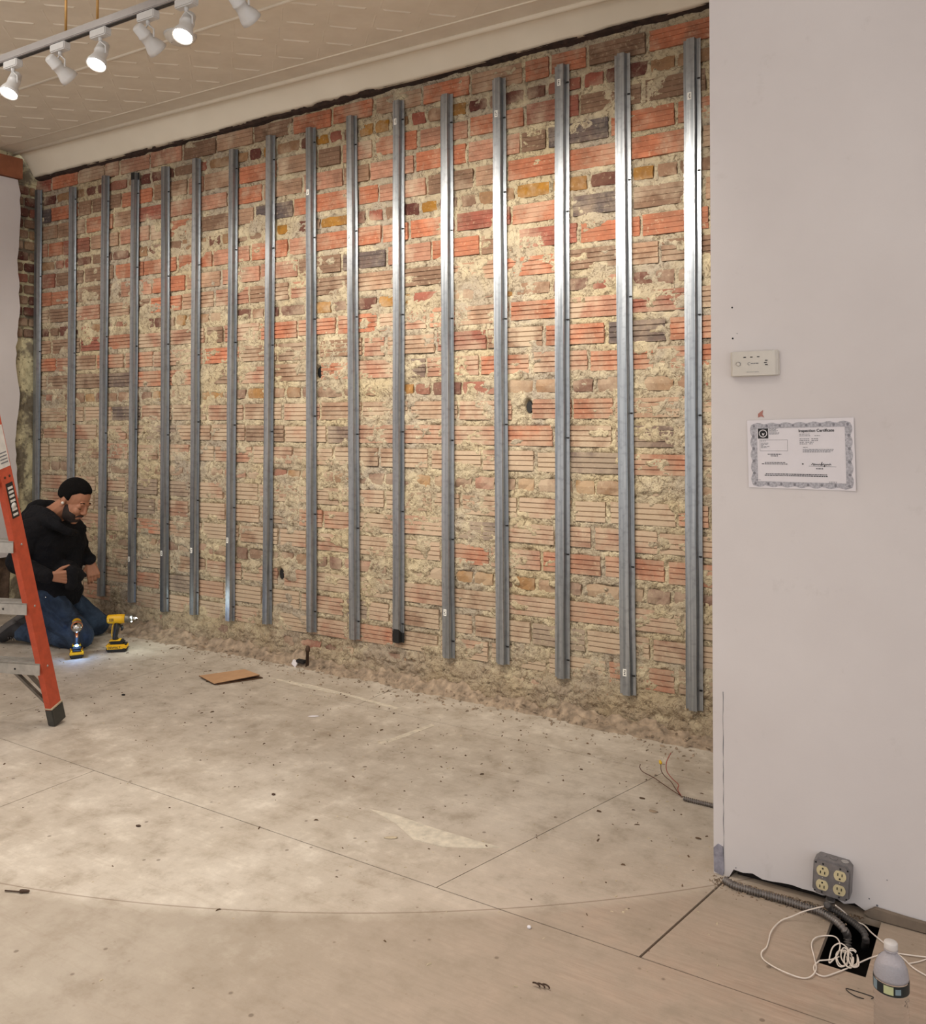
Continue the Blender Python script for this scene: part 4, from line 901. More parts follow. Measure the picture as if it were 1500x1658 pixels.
tag(cm(G, 'small_print', M['ink_grey'], .0009), kind='stuff')
Bd = words(.195, .497, .325, .011, seed=90)+words(.225, .522, .295, .011, seed=91)+words(.165, .62, .365, .009, seed=92)+words(.135, .64, .385, .010, seed=93)
Bd += words(.17, .785, .745, .011, seed=94)+words(.16, .806, .75, .012, seed=95)+words(.605, .70, .67, .010, seed=96)+[(.519, .632, .532, .65)]
cm(Bd, 'bold_print', M['ink'], .0009)
m = MB(); sg = [(.555, .655), (.57, .63), (.578, .66), (.586, .635), (.596, .655), (.606, .64), (.615, .655), (.628, .64), (.64, .655), (.655, .61), (.648, .66), (.67, .635), (.672, .68), (.685, .64), (.695, .655), (.705, .64), (.715, .655), (.725, .635), (.735, .655)]
m.tube(spline([cp(a_+.05, b_, .0012) for a_, b_ in sg], 5), .0007, 5); m.tube([cp(.58, .672, .001), cp(.83, .676, .001)], .0003, 4); m.build('signature', M['ink'], ct)
ux = (TR-TL)/np.linalg.norm(TR-TL); uz = np.cross(ux, [0, -1, 0]); uz = uz if uz[2] > 0 else -uz; wT = np.linalg.norm(TR-TL); hT = np.linalg.norm(TL-BL)
o0 = cp(.494, .186, .0010)-np.array(ct.location); Mx = Matrix(((ux[0], uz[0], 0, o0[0]), (ux[1], uz[1], -1, o0[1]), (ux[2], uz[2], 0, o0[2]), (0, 0, 0, 1)))
tt = text('title', 'Inspection Certificate', .0145, Mx, M['ink'], ct, .0001, .0003)
xs_ = [v_.co @ Vector(ux) for v_ in tt.data.vertices]; k_ = .326*wT/(max(xs_)-min(xs_))
for v_ in tt.data.vertices: d_ = (v_.co-Vector(o0)); v_.co = Vector(o0)+d_*k_
tt['label'] = 'bold black words Inspection Certificate'

# ------------------------------------------------------------------ bottle
bz = 2.10; bp = fl(1443, 1530, .235); bb = np.array([bp[0], bp[1], 0.0])
bt = thing('water_bottle', 'clear plastic water bottle with white cap and black label at the lower right', 'bottle', tuple(bb))
R0 = .0385
pr_ = [(.001, .006), (R0*.62, .002), (R0*.93, .004), (R0, .014)]
for k in range(9): z0 = .02+.0165*k; pr_ += [(R0*.975, z0), (R0, z0+.006), (R0, z0+.011)] if z0 < .115 else []
pr_ += [(R0, .125), (R0*1.01, .135), (R0*1.01, .163), (R0, .168), (R0*.93, .185), (R0*.72, .203), (R0*.45, .214), (.0135, .218), (.0128, .2225), (.0155, .2235), (.0155, .2255), (.0125, .2265), (.0125, .236)]
iS = [i for i, q in enumerate(pr_) if q[1] >= .163][0]
MB().lathe(pr_[:iS+1], bb, (0, 0, 1), 40).build('bottle_body', M['pet'], bt)
MB().lathe(pr_[iS:], bb, (0, 0, 1), 40).build('shoulder', M['petfrost'], bt)['label'] = 'shoulder of the bottle fogged with condensation'
MB().lathe([(.0148, .2262), (.0152, .230), (.0152, .2405), (.0140, .2425), (0, .2428)], bb, (0, 0, 1), 28).build('cap', M['cap'], bt)['label'] = 'white screw cap'
def cyl_patch(a0, a1, z0, z1, r, mat, name, par):
    n = max(3, int(abs(a1-a0)*10)); V = [bb+np.array([r*math.cos(a0+(a1-a0)*i/n), r*math.sin(a0+(a1-a0)*i/n), z]) for z in (z0, z1) for i in range(n+1)]
    m = MB(); m.add(V, [(i, i+1, n+2+i, n+1+i) for i in range(n)], 0, True); return m.build(name, mat, par)
lb_ = cyl_patch(0, 2*PI, .136, .161, R0*1.025, M['label'], 'bottle_label', bt)
face = math.atan2(-bb[1], -bb[0])
cyl_patch(face-.42, face+.12, .140, .159, R0*1.035, M['labelp'], 'label_panel', lb_); cyl_patch(face+.22, face+.55, .142, .155, R0*1.035, M['labelb'], 'label_panel', lb_); cyl_patch(face-1.25, face-.85, .138, .160, R0*1.035, M['labelb'], 'label_panel', lb_)

# ------------------------------------------------------------------ step ladder
la = math.radians(12); sv_ = Rv*math.cos(la)-Fh*math.sin(la); pv = -Rv*math.sin(la)-Fh*math.cos(la)
F1 = fl(97, 1172); HL = 1.78; Wb, Wt = .31, .20
LC = F1-sv_*Wb
ld = thing('step_ladder', 'orange fibreglass step ladder with grey aluminium steps at the left edge', 'ladder', tuple(LC))
def rail_pt(side, h, rear=False, off=0):
    s_ = h/HL; wv = Wb+(Wt-Wb)*s_; return LC+sv_*(side*(wv+off))+pv*((.95-.53*s_) if rear else .42*s_)+Zv*h
for side in (-1, 1):
    a_, b_ = rail_pt(side, .03), rail_pt(side, HL); d_ = (b_-a_)/np.linalg.norm(b_-a_); sx2 = sv_*side; fx2 = np.cross(d_, sx2); fx2 /= np.linalg.norm(fx2); fx2 = fx2 if fx2@pv > 0 else -fx2
    sec = [(0, -.038), (0, .038), (-.030, .038), (-.030, .034), (-.005, .034), (-.005, -.034), (-.030, -.034), (-.030, -.038)]
    m = MB(); V = [P_+sx2*q[0]+fx2*q[1] for P_ in (a_, b_) for q in sec]; n = 8
    m.add(V, [(i, (i+1) % n, n+(i+1) % n, n+i) for i in range(n)]+[(0, 1, 2, 3, 4), (4, 5, 0), (5, 6, 7, 0), (12, 11, 10, 9, 8), (8, 13, 12), (8, 15, 14, 13)])
    rl = m.build('front_rail', M['ladder'], ld)
    Rr = np.stack([sx2, fx2, d_], 1)
    MB().box(a_+sx2*-.012+d_*.022, (.040, .084, .085), Rr, bev=.004).build('rubber_foot', M['rubber'], ld)
    MB().box(a_+sx2*-.012+d_*.068, (.038, .081, .006), Rr).build('foot_rim', M['chiplt'], ld)
    for h in (.315, .61, .905): MB().lathe([(.006, 0), (.004, .003)], rail_pt(side, h-.02)+sx2*.0005, sx2, 10).build('rivet', M['alu'], ld)
    a2, b2 = rail_pt(side, .03, True), rail_pt(side, HL, True); dd2 = (b2-a2)/np.linalg.norm(b2-a2); Rr2 = np.stack([sx2, np.cross(dd2, sx2), dd2], 1)
    MB().box((a2+b2)/2-sx2*.03, (.022, .045, np.linalg.norm(b2-a2)), Rr2, bev=.003).build('rear_rail', M['ladder'], ld)
    MB().box(a2-sx2*.03, (.03, .055, .06), Rr2, bev=.003).build('rubber_foot', M['rubber'], ld)
    if side == 1:
        def lp(u_, w_, o_=.0008): return a_+d_*u_+fx2*w_+sx2*o_        # on the outer web, u along the rail
        LL = np.linalg.norm(b_-a_)
        def strip(u0, u1, w0, w1, mat, name, par, o_=.0008):
            m = MB(); m.add([lp(u0, w0, o_), lp(u0, w1, o_), lp(u1, w1, o_), lp(u1, w0, o_)], [(0, 1, 2, 3)]); return m.build(name, mat, par)
        for hh_ in np.linspace(.2, 1.6, 1): pass
        def u_at(v_):                                             # distance along the rail where the outer web crosses photo row v_
            lo_, hi_ = 0, LL
            for _ in range(40):
                md = (lo_+hi_)/2
                if px(lp(md, 0))[1] > v_: lo_ = md
                else: hi_ = md
            return lo_
        ua, ub = u_at(838), u_at(782)
        k1 = strip(ua, ub, -.026, .020, M['lblblack'], 'warning_sticker', rl); k1['label'] = 'black warning sticker with white print'
        L_ = ub-ua
        for q_ in (.06, .2, .45, .58, .7, .82): strip(ua+L_*q_, ua+L_*(q_+.07), -.020, .012, M['lblwhite'], 'sticker_print', rl, .0012)
        mm_ = MB(); mm_.lathe([(.016, 0), (.016, .0012)], lp(ua+L_*.33, -.003, .0008), sx2, 16); mm_.build('sticker_circle', M['lblwhite'], rl)
        k2 = strip(u_at(757), u_at(690), -.034, .034, M['lblwhite'], 'size_label', rl); k2['label'] = 'white label at the upper end of the rail'
        for q_ in (.1, .25, .4, .55): strip(u_at(757)+.01+q_*.1, u_at(757)+.016+q_*.1, -.026, .02, M['ink_grey'], 'label_print', rl, .0012)
        for dw in (-.016, .014): MB().lathe([(.006, 0), (.006, .001)], lp(u_at(772), dw), sx2, 10).build('rivet_hole', M['bark'], ld)
for h in (.315, .61, .905, 1.20, 1.50):
    a_, b_ = rail_pt(-1, h, off=-.005), rail_pt(1, h, off=-.005); c_ = (a_+b_)/2; Rr = np.stack([sv_, pv, Zv], 1); wL = np.linalg.norm(b_-a_)
    m = MB(); m.box(c_+Zv*-.003, (wL, .085, .006), Rr); m.box(c_+pv*.041-Zv*.028, (wL, .003, .052), Rr); m.box(c_-pv*.041-Zv*.028, (wL, .003, .052), Rr)
    for k in range(5): m.box(c_+pv*(-.03+.015*k)+Zv*.001, (wL-.01, .004, .003), Rr)
    st_ = m.build('step', M['alu'], ld)
    for s_ in (-.42, -.1, .3): MB().lathe([(.005, 0), (.004, .002)], c_+sv_*s_*wL*.9+pv*.043-Zv*.03, pv, 8).build('bolt', M['screw'], st_)
for w_ in (-.03, .03):
    a_ = rail_pt(1, .265, off=-.16)+pv*w_; b_ = rail_pt(1, .10, off=-.012)+pv*w_*.8
    m = MB(); d_ = b_-a_; dn = d_/np.linalg.norm(d_); n2_ = np.cross(dn, pv); n2_ /= np.linalg.norm(n2_); m.box((a_+b_)/2, (np.linalg.norm(d_), .020, .012), np.stack([dn, pv, np.cross(dn, pv)], 1)); m.build('brace', M['alud'], ld)
    a_ = rail_pt(-1, .265, off=-.16)+pv*w_; b_ = rail_pt(-1, .10, off=-.012)+pv*w_*.8
    d_ = b_-a_; dn = d_/np.linalg.norm(d_); m = MB(); m.box((a_+b_)/2, (np.linalg.norm(d_), .020, .012), np.stack([dn, pv, np.cross(dn, pv)], 1)); m.build('brace', M['alud'], ld)
m = MB(); c_ = LC+pv*.42+Zv*HL; m.box(c_, (2*Wt+.06, .14, .05), np.stack([sv_, pv, Zv], 1), bev=.006); m.build('top_cap', M['ladder'], ld)
for h in (.45, 1.1): m = MB(); m.tube([rail_pt(-1, h, True, -.03), rail_pt(1, h, True, -.03)], .008, 8); m.build('rear_crossbar', M['alu'], ld)
m = MB()
for s_ in (-1, 1): m.box((rail_pt(s_, 1.15, False, -.04)+rail_pt(s_, 1.15, True, -.04))/2, (.02, .48, .004), np.stack([sv_, pv, Zv], 1))
m.build('spreader_bars', M['alud'], ld)

# ------------------------------------------------------------------ cordless tools
def tool(name, label, foot, yaw, chuck, led_mat, hs=1.0):
    """built around its own axes: x = nose, z = up; battery on the floor"""
    ca, sa = math.cos(yaw), math.sin(yaw); Rz = np.array([[ca, -sa, 0], [sa, ca, 0], [0, 0, 1.0]])
    T = thing(name, label, 'drill', tuple(foot)); P = lambda x, y, z: Rz@np.array([x, y, z])
    B = lambda m, c, d, bev, R3=None: m.box(P(*c), d, Rz if R3 is None else Rz@R3, bev=bev)
    bat = B(MB(), (0, 0, .016), (.122, .078, .030), .008).build('battery', M['toolblack'], T, loc=(0, 0, 0))
    m = MB(); B(m, (-.004, 0, .037), (.118, .074, .020), .007); B(m, (.045, 0, .030), (.034, .080, .018), .004); m.build('battery_cover', M['yellow'], bat, loc=(0, 0, 0))
    B(MB(), (.046, 0, .046), (.028, .05, .008), .003).build('release_button', M['toolblack'], bat, loc=(0, 0, 0))
    m = MB(); B(m, (0, 0, .058), (.092, .062, .022), .009); m.build('handle_base', M['toolblack'], T, loc=(0, 0, 0))
    B(MB(), (-.01, 0, .068), (.07, .05, .010), .004).build('base_trim', M['yellow'], T, loc=(0, 0, 0))
    h1 = .175*hs
    m = MB(); m.tube([P(-.008, 0, .062), P(-.014, 0, .09), P(-.006, 0, .13), P(.002, 0, h1)], [.023, .0175, .018, .023], 14, sq=.85); m.build('grip', M['toolblack'], T, loc=(0, 0, 0))
    m = MB(); m.tube([P(.022, 0, h1-.016), P(.030, 0, h1-.036), P(.024, 0, h1-.048)], [.009, .008, .006], 10); m.build('trigger', M['toolblack'] if not chuck else M['copper'], T, loc=(0, 0, 0))
    m = MB(); m.tube([P(-.020, 0, .072), P(-.034, 0, .10), P(-.030, 0, .15), P(-.022, 0, h1)], [.004, .0035, .0035, .005], 8); m.build('grip_piping', M['yellow'], T, loc=(0, 0, 0))
    m = MB(); m.lathe([(.008, -.062), (.022, -.060), (.027, -.052), (.028, -.01), (.029, .02), (.027, .042), (.0235, .046)], P(0, 0, h1+.024), P(1, 0, 0), 24); m.build('motor_housing', M['yellow'], T, loc=(0, 0, 0))
    m = MB(); m.lathe([(.010, -.066), (.020, -.064), (.0225, -.058)], P(0, 0, h1+.024), P(1, 0, 0), 20); m.build('rear_cap', M['toolblack'], T, loc=(0, 0, 0))
    for sy in (-1, 1):
        for k in range(3): B(MB(), (-.04+.009*k, sy*.0275, h1+.024), (.004, .003, .018), .0005).build('vent_slot', M['toolblack'], T, loc=(0, 0, 0))
    c0 = P(0, 0, h1+.024); ax = P(1, 0, 0)
    if not chuck:
        MB().lathe([(.0245, .044), (.026, .048), (.025, .066), (.021, .080), (.016, .088)], c0, ax, 24).build('nose_cone', M['toolgrey'], T, loc=(0, 0, 0))
        MB().lathe([(.006, .088), (.0105, .089), (.0105, .104), (.007, .106), (.0035, .107), (.0033, .135)], c0, ax, 14).build('bit_holder', M['chrome'], T, loc=(0, 0, 0))
        for k in range(3):
            t_ = 2*PI*k/3+.5; q_ = c0+ax*.082+P(0, .0175*math.cos(t_), .0175*math.sin(t_)); MB().ell(q_, .0056, nu=10, nv=8).build('led', led_mat, T, loc=(0, 0, 0))
        lp_ = c0+ax*.10
    else:
        MB().lathe([(.030, .040), (.034, .046), (.034, .058), (.028, .062)], c0, ax, 24).build('torque_collar', M['toolgrey'], T, loc=(0, 0, 0))
        MB().lathe([(.029, .062), (.032, .066), (.032, .078), (.027, .082)], c0, ax, 24).build('gear_ring', M['copper'], T, loc=(0, 0, 0))
        MB().lathe([(.026, .080), (.0295, .083), (.0295, .094), (.024, .098), (.026, .100), (.026, .110), (.016, .122), (.007, .124)], c0, ax, 24).build('chuck', M['chrome'], T, loc=(0, 0, 0))
        MB().lathe([(.006, .118), (.006, .130), (.003, .131)], c0, ax, 10).build('bit', M['chrome'], T, loc=(0, 0, 0))
        MB().ell(P(.042, 0, .076), (.011, .011, .008), nu=12, nv=8).build('led', led_mat, T, loc=(0, 0, 0)); lp_ = P(.062, 0, .082)
    return T, P, lp_
yawR = A
f1 = fl(190, 1054); T1, P1, lpt = tool('impact_driver', 'yellow and black impact driver standing upright, three white lights at its nose', f1, yawR+.18, False, M['led'])
lt = bpy.data.lights.new('driver_led', 'POINT'); lt.energy = 1.2; lt.color = (.85, 1, .95); lt.shadow_soft_size = .01; o = bpy.data.objects.new('driver_led', lt); COL.objects.link(o); o.parent = T1; o.location = tuple(lpt+P1(.02, 0, 0))
zx = P1(1, 0, 0); o0 = P1(-.055, -.0375, .024); Mx = Matrix(((zx[0], 0, P1(0, -1, 0)[0], o0[0]), (zx[1], 0, P1(0, -1, 0)[1], o0[1]), (0, 1, 0, o0[2]), (0, 0, 0, 1)))
MB().box(P1(-.008, -.0385, .030), (.092, .002, .019), np.stack([P1(1, 0, 0), P1(0, 1, 0), Zv], 1)).build('name_plate', M['yellow'], T1, loc=(0, 0, 0))
text('brand_print', 'DEWALT', .0185, Matrix.Translation(Vector(P1(.006, -.0022, 0)))@Mx, M['toolblack'], T1, .0003, .0004)
f2 = fl(124, 1063); T2, P2, lpt = tool('cordless_drill', 'yellow cordless drill with chrome chuck towards the viewer, blue light at its base', f2, A-PI/2+.42, True, M['bled'], .98)
lt = bpy.data.lights.new('drill_led', 'POINT'); lt.energy = .5; lt.color = (.25, .5, 1); lt.shadow_soft_size = .01; o = bpy.data.objects.new('drill_led', lt); COL.objects.link(o); o.parent = T2; o.location = tuple(lpt)

# ------------------------------------------------------------------ the kneeling man
ZS = .17
def B_(u, v, z): return pt(u, v, z+ZS)
pn = thing('person', 'kneeling man in a black hoodie and blue jeans, head bowed, by the brick wall', 'person', tuple(fl(95, 1040)))
# head frame
fx = Rv*.86-Fh*.30-Zv*.52; fx /= np.linalg.norm(fx); side_ = np.cross(Zv, fx); side_ /= np.linalg.norm(side_); up_ = np.cross(fx, side_)
side_ = side_*math.cos(-.10)+up_*math.sin(-.10); up_ = np.cross(fx, side_)
HR = np.stack([fx, side_, up_], 1); HCn = B_(120, 810, 5.53); HK = 1.10
def hd_(x, y, z): return HCn+HR@(np.array([x, y, z])*HK)
hands = MB(); body = MB()
E3 = lambda c, r, fn=None: body.ell(hd_(*c), np.array(r)*HK, HR, 20, 16, fn=fn)
E3((-.012, 0, .030), (.093, .074, .090)); E3((.028, 0, -.030), (.062, .060, .082)); E3((.030, 0, -.082), (.052, .048, .032)); E3((.062, 0, -.100), (.024, .026, .018))
E3((.068, .030, -.026), (.022, .022, .024)); E3((.068, -.030, -.026), (.022, .022, .024))
body.cap(hd_(.080, -.030, .022), hd_(.080, .030, .022), .011*HK, .011*HK); body.cap(hd_(.086, 0, .014), hd_(.106, 0, -.024), .0085*HK, .012*HK); body.ell(hd_(.098, 0, -.030), np.array((.013, .019, .010))*HK, HR)
body.cap(hd_(.084, -.014, -.058), hd_(.084, .014, -.058), .0085*HK, .0085*HK); body.cap(hd_(.080, -.013, -.070), hd_(.080, .013, -.070), .008*HK, .008*HK)
for s_ in (-1, 1):
    body.ell(hd_(-.010, s_*.074, -.008), np.array((.017, .009, .031))*HK, HR, 12, 10); body.ell(hd_(-.006, s_*.074, -.032), np.array((.010, .008, .013))*HK, HR, 10, 8)
    body.ell(hd_(.069, s_*.031, .000), np.array((.016, .016, .0135))*HK, HR, 12, 10)
nb = B_(84, 836, 5.58)
body.cap(hd_(-.035, 0, -.055), nb, .058, .066)
# trunk, arms and legs under the clothes
def capx(m, p, q, r0, r1, n=14): m.cap(p, q, r0, r1, n)
SHn, SHf = B_(52, 861, 5.42), B_(117, 858, 5.74)
ELn, WRn = B_(26, 912, 5.34), B_(80, 933, 5.25); ELf, WRf = B_(133, 896, 5.90), B_(145, 907, 5.72)
HPn, HPf = B_(72, 975, 5.50), B_(96, 972, 5.72)
KNn, KNf = B_(131, 1031, 5.46), B_(157, 1013, 5.80); KNn[2] = .075; KNf[2] = .072
ANn, ANf = B_(36, 1030, 5.58), B_(50, 1020, 5.74); ANn[2] = .07; ANf[2] = .075
CHn, CHf = B_(64, 882, 5.50), B_(104, 880, 5.70); BLn, BLf = B_(74, 930, 5.52), B_(100, 930, 5.64)
for p, q, r0, r1 in ((SHn, SHf, .06, .06), (nb, (CHn+CHf)/2, .07, .10), (CHn, CHf, .10, .10), (CHn, BLn, .10, .10), (CHf, BLf, .10, .10), (BLn, BLf, .10, .10), (BLn, HPn, .10, .10), (BLf, HPf, .1, .1), (HPn, HPf, .1, .1),
                     (SHn, ELn, .052, .042), (ELn, WRn, .042, .028), (SHf, ELf, .05, .040), (ELf, WRf, .040, .027), (HPn, KNn, .085, .052), (HPf, KNf, .085, .052), (KNn, ANn, .052, .035), (KNf, ANf, .052, .035)):
    capx(body, p, q, r0, r1)
# hands: palm plus five fingers each
def hand(wr, px_, fdir, spread, thumb_dir, curl, K=1.0):
    fdir = fdir/np.linalg.norm(fdir); spread = spread-fdir*(spread@fdir); spread /= np.linalg.norm(spread); nrm = np.cross(fdir, spread)
    if nrm@curl < 0: nrm = -nrm
    kn = wr+fdir*.085*K
    for k in range(4): body.cap(wr+spread*(.010*(1.5-k))*K+fdir*.01, kn+spread*(.0205*(1.5-k))*K, .0165*K, .0125*K, 10)
    for k, L_ in enumerate((.070, .080, .074, .058)):
        r_ = .0088*K; p0 = kn+spread*(.0215*(1.5-k))*K; a1 = .35+.12*k; a2 = a1+.7; a3 = a2+.45
        p1 = p0+(fdir*math.cos(a1)+nrm*math.sin(a1))*L_*.48*K; p2 = p1+(fdir*math.cos(a2)+nrm*math.sin(a2))*L_*.30*K; p3 = p2+(fdir*math.cos(a3)+nrm*math.sin(a3))*L_*.24*K
        body.cap(p0, p1, r_*1.08, r_, 10); body.cap(p1, p2, r_, r_*.93, 10); body.cap(p2, p3, r_*.93, r_*.82, 10)
    t0 = wr+fdir*.022*K+spread*.022*K; t1 = t0+(thumb_dir/np.linalg.norm(thumb_dir))*.042*K; t2 = t1+(thumb_dir/np.linalg.norm(thumb_dir)*.6+fdir*.7+nrm*.25)*.032*K
    body.cap(t0, t1, .0125*K, .0105*K, 10); body.cap(t1, t2, .0105*K, .0085*K, 10)
hand(WRn+Rv*.012, None, Rv*.93-Zv*.10+Fh*.30, Zv*.9-Rv*.1-Fh*.25, Rv*.6+Zv*.5+Fh*.2, Fh*.8-Rv*.2, 1.02)
hand(WRf+(Rv*.3-Zv)*.012, None, Rv*.30-Zv*.95-Fh*.1, -Rv*.75-Zv*.25-Fh*.55, -Rv*.55-Zv*.8-Fh*.2, -Rv*.4+Fh*.1-Zv*.2, 1.02)
bo = body.build('body', M['skin'], pn); bake(bo, [('REMESH', dict(mode='VOXEL', voxel_size=.0034)), ('SMOOTH', dict(factor=.5, iterations=3))])
# hair, brows, beard: shells that dip into the head outside their region
def shell(name, cs, mat, nu=64, nv=48):
    m = MB()
    for c, r, fn in cs: m.ell(hd_(*c), np.array(r)*HK, HR, nu, nv, fn=fn)
    return m.build(name, mat, pn)
def hairfn(d):
    x, y, z = d; lim = .20+.42*max(0, x)+.10*(1 if x > .5 else 0) if x > -.1 else .20+.9*(x+.1)
    lim = float(np.interp(x, [-1, -.35, -.05, .12, .35, .6, .8, 1], [-.62, -.5, -.22, .04, .16, .40, .50, .54])); lim += .05*math.cos(y*5)*(x > .5)
    lim += .13*math.exp(-((abs(y)-.62)/.2)**2)*(.3 < x < .8)
    if abs(y) > .5 and -.05 < x < .30: lim = min(lim, -.30)
    k = 1/(1+math.exp(-(z-lim)*22)); return .86+.205*k+.006*math.sin(40*x+9*y)*math.sin(31*y)
shell('hair', [((-.012, 0, .032), (.096, .077, .092), hairfn)], M['hair'])
def beardfn(d):
    x, y, z = d; k1 = 1/(1+math.exp((z-(-.14+.42*max(0, min(1, (.35-x)/.5))))*16)); k2 = 1/(1+math.exp(-(x+.35)*14)); hole_ = math.exp(-((y/.30)**2+((z+.36)/.13)**2)) if x > .5 else 0
    cheek = 1/(1+math.exp(-((abs(y)-.50+max(0, -z-.3)*1.6)*14))) ; return .88+.165*k1*k2*max(cheek, 1 if z < -.62 else 0)*(1-hole_)
shell('beard', [((.026, 0, -.036), (.066, .063, .086), beardfn), ((.040, 0, -.090), (.046, .044, .030), None)], M['beard'])
m = MB()
for s_ in (-1, 1):
    m.tube([hd_(.085, s_*.012, .026), hd_(.087, s_*.026, .031), hd_(.078, s_*.044, .026)], [.0035, .0042, .0025], 8)
m.build('eyebrows', M['hair'], pn)
m = MB()
for s_ in (-1, 1): m.tube([hd_(.0845, s_*.018, -.0065), hd_(.0862, s_*.030, -.0085), hd_(.081, s_*.043, -.0055)], [.0012, .0019, .0012], 6)
m.build('eyelashes', M['hair'], pn)
m = MB()
for s_ in (-1, 1): m.tube([hd_(.097, s_*.003, -.047), hd_(.092, s_*.016, -.050), hd_(.081, s_*.028, -.064)], [.0050, .0056, .003], 8)
m.build('moustache', M['beard'], pn)
m = MB(); m.cap(hd_(.0915, -.012, -.0605), hd_(.0915, .012, -.0605), .0042, .0042); m.build('lips', M['lip'], pn)
m = MB(); m.ell(hd_(.000, -.083, -.016), .0095, nu=10, nv=8); m.build('earbud', M['earbud'], pn)['label'] = 'white earbud in the ear'
# hoodie
h = MB()
for p, q, r0, r1 in ((SHn, SHf, .088, .085), (CHn, CHf, .140, .135), (CHn, BLn, .138, .122), (CHf, BLf, .132, .118), (BLn, BLf, .122, .118), (BLn, B_(76, 958, 5.52), .122, .122), (BLf, B_(103, 957, 5.64), .118, .118), (B_(76, 955, 5.52), B_(103, 955, 5.64), .122, .120),
                     (SHn, ELn, .078, .062), (ELn, WRn-Rv*.014, .064, .043), (SHf, ELf, .074, .056), (ELf, WRf, .056, .041), (B_(82, 846, 5.6), (CHn+CHf)/2, .085, .12),
                     (B_(108, 920, 5.50), B_(138, 931, 5.55), .060, .016), (B_(100, 930, 5.46), B_(126, 950, 5.52), .060, .030), (B_(113, 924, 5.30), B_(114, 947, 5.30), .030, .032), (B_(112, 930, 5.31), B_(126, 932, 5.40), .036, .045), (B_(117, 924, 5.28), B_(117, 944, 5.29), .034, .036), (SHn, CHn, .09, .12), (SHf, CHf, .088, .12)):
    capx(h, p, q, r0, r1)
# hood bunched behind the neck and its rim down the front
h.chain([(B_(44, 832, 5.62), .036), (B_(54, 824, 5.64), .048), (B_(68, 820, 5.70), .048), (B_(84, 819, 5.76), .040)], 14)
h.chain([(B_(46, 836, 5.58), .040), (B_(60, 838, 5.50), .046), (B_(76, 842, 5.44), .038), (B_(94, 852, 5.42), .030), (B_(110, 860, 5.46), .026), (B_(120, 862, 5.54), .026)], 14)
h.chain([(B_(58, 834, 5.58), .05), (B_(66, 842, 5.6), .07)], 14)
h.chain([(B_(58, 826, 5.56), .040), (B_(74, 833, 5.49), .040), (B_(92, 846, 5.46), .034)], 14)
ho = h.build('hoodie', M['hoodie'], pn); bake(ho, [('REMESH', dict(mode='VOXEL', voxel_size=.006)), ('SMOOTH', dict(factor=.6, iterations=9))])
def wrinkle(o, amp, sc_, sd):
    me = o.data; n = len(me.vertices); co = np.empty(n*3, np.float32); me.vertices.foreach_get('co', co); co = co.reshape(-1, 3); no = np.empty(n*3, np.float32); me.vertex_normals.foreach_get('vector', no); no = no.reshape(-1, 3)
    a_ = fbm(co[:, 0]*sc_+co[:, 1]*sc_*.6+50, co[:, 2]*sc_*1.5+20, 3, sd); b_ = fbm(co[:, 1]*sc_+60, co[:, 2]*sc_*1.3+co[:, 0]*sc_+40, 3, sd+7)
    r_ = 1-np.abs(a_-.5)*4; r2 = 1-np.abs(b_-.5)*4; co += no*((r_+r2-1)*amp)[:, None]; me.vertices.foreach_set('co', co.ravel()); me.update()
wrinkle(ho, .0065, 7, 201)
m = MB(); m.tube(spline([B_(92, 929, 5.335), B_(104, 938, 5.33), B_(112, 948, 5.36)], 5), .003, 6)
# cuffs
for a_, b_, r_ in ((WRn-Rv*.040+(WRn-ELn)*-.02, WRn-Rv*.008, .041), (WRf+(ELf-WRf)*.14, WRf+(ELf-WRf)*.01, .038)):
    q_ = (b_-a_)/np.linalg.norm(b_-a_); L_ = np.linalg.norm(b_-a_); MB().lathe([(r_*.8, 0), (r_, .004), (r_*1.02, L_*.5), (r_*.97, L_-.003), (r_*.80, L_)], a_, q_, 20).build('cuff', M['hoodie'], ho)
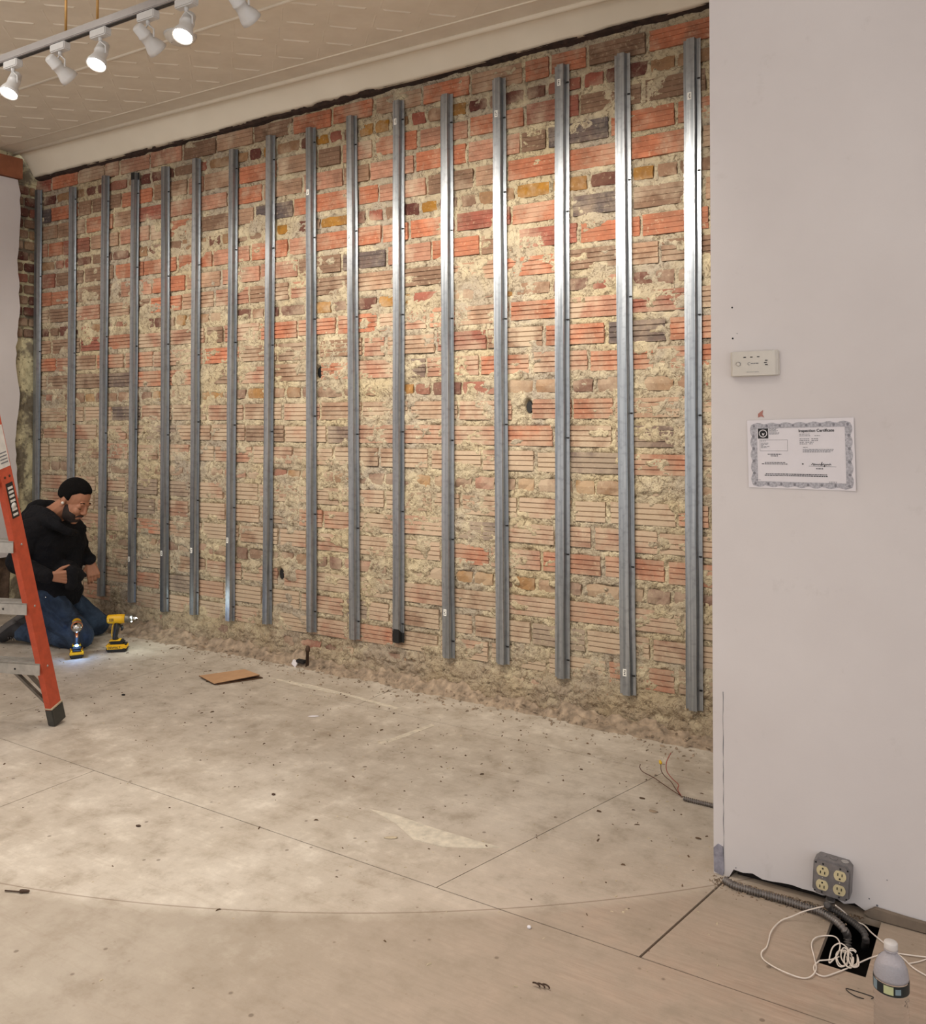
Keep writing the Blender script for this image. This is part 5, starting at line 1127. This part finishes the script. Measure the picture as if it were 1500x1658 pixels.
# jeans
j = MB()
for p, q, r0, r1 in ((HPn, HPf, .125, .122), (HPn+Zv*.03, HPf+Zv*.03, .118, .115), (HPn, KNn+Zv*.01, .118, .078), (HPf, KNf+Zv*.01, .115, .076), (KNn, KNn+(ANn-KNn)*.35, .076, .074), (KNf, KNf+(ANf-KNf)*.35, .074, .072),
                     (KNn, ANn, .072, .055), (KNf, ANf, .070, .055), (HPn+Zv*-.04, ANn+(KNn-ANn)*.3, .09, .06), (HPf+Zv*-.04, ANf+(KNf-ANf)*.3, .09, .06)):
    capx(j, p, q, r0, r1)
for k in range(6):                                                        # creases across the hip and behind the knee
    q_ = .12+.1*k; P0 = HPn+(KNn-HPn)*q_; j.cap(P0+Zv*.085-Rv*.03-Fh*.04, P0+Rv*.03-Fh*.095+Zv*.01, .012, .016, 8)
jo = j.build('jeans', M['denim'], pn); bake(jo, [('REMESH', dict(mode='VOXEL', voxel_size=.0065)), ('SMOOTH', dict(factor=.6, iterations=7))]); wrinkle(jo, .005, 8, 301)
MB().ell(B_(74, 967, 5.40), .006, nu=8, nv=6).build('rivet', M['chrome'], jo)
# shoes: toes tucked on the floor, heels up behind the shins
for an, s0 in ((ANn, 'near'), (ANf, 'far')):
    bk_ = -Rv*.97+Fh*.1; m = MB()
    m.cap(an-Rv*.0, an+bk_*.05+Zv*.015, .048, .046, 14); m.cap(an+bk_*.05+Zv*.02, an+bk_*.13-Zv*.025, .044, .040, 14)
    o = m.build('shoe', M['shoe'], pn); bake(o, [('REMESH', dict(mode='VOXEL', voxel_size=.005)), ('SMOOTH', dict(factor=.5, iterations=4))])
    m = MB(); m.cap(an+bk_*.085+Zv*.05, an+bk_*.165-Zv*.02, .030, .038, 12); m.cap(an+bk_*.165-Zv*.02, an+bk_*.15-Zv*.034, .036, .034, 12); s_o = m.build('sole', M['sole'], o, loc=(0, 0, 0), origin=None) if False else None
    m2 = MB(); m2.cap(an+bk_*.07+Zv*.055, an+bk_*.165-Zv*.015, .028, .036, 12); m2.cap(an+bk_*.165-Zv*.015, an+bk_*.14-Zv*.034, .036, .032, 12); q_ = m2.build('sole', M['sole'], o)
    m3 = MB(); [m3.tube([an+bk_*(.02+.018*k)+Zv*-.02-Fh*.044, an+bk_*(.028+.018*k)-Zv*.042-Fh*.022], .0028, 6) for k in range(4)]; m3.build('laces', M['sole'], o)
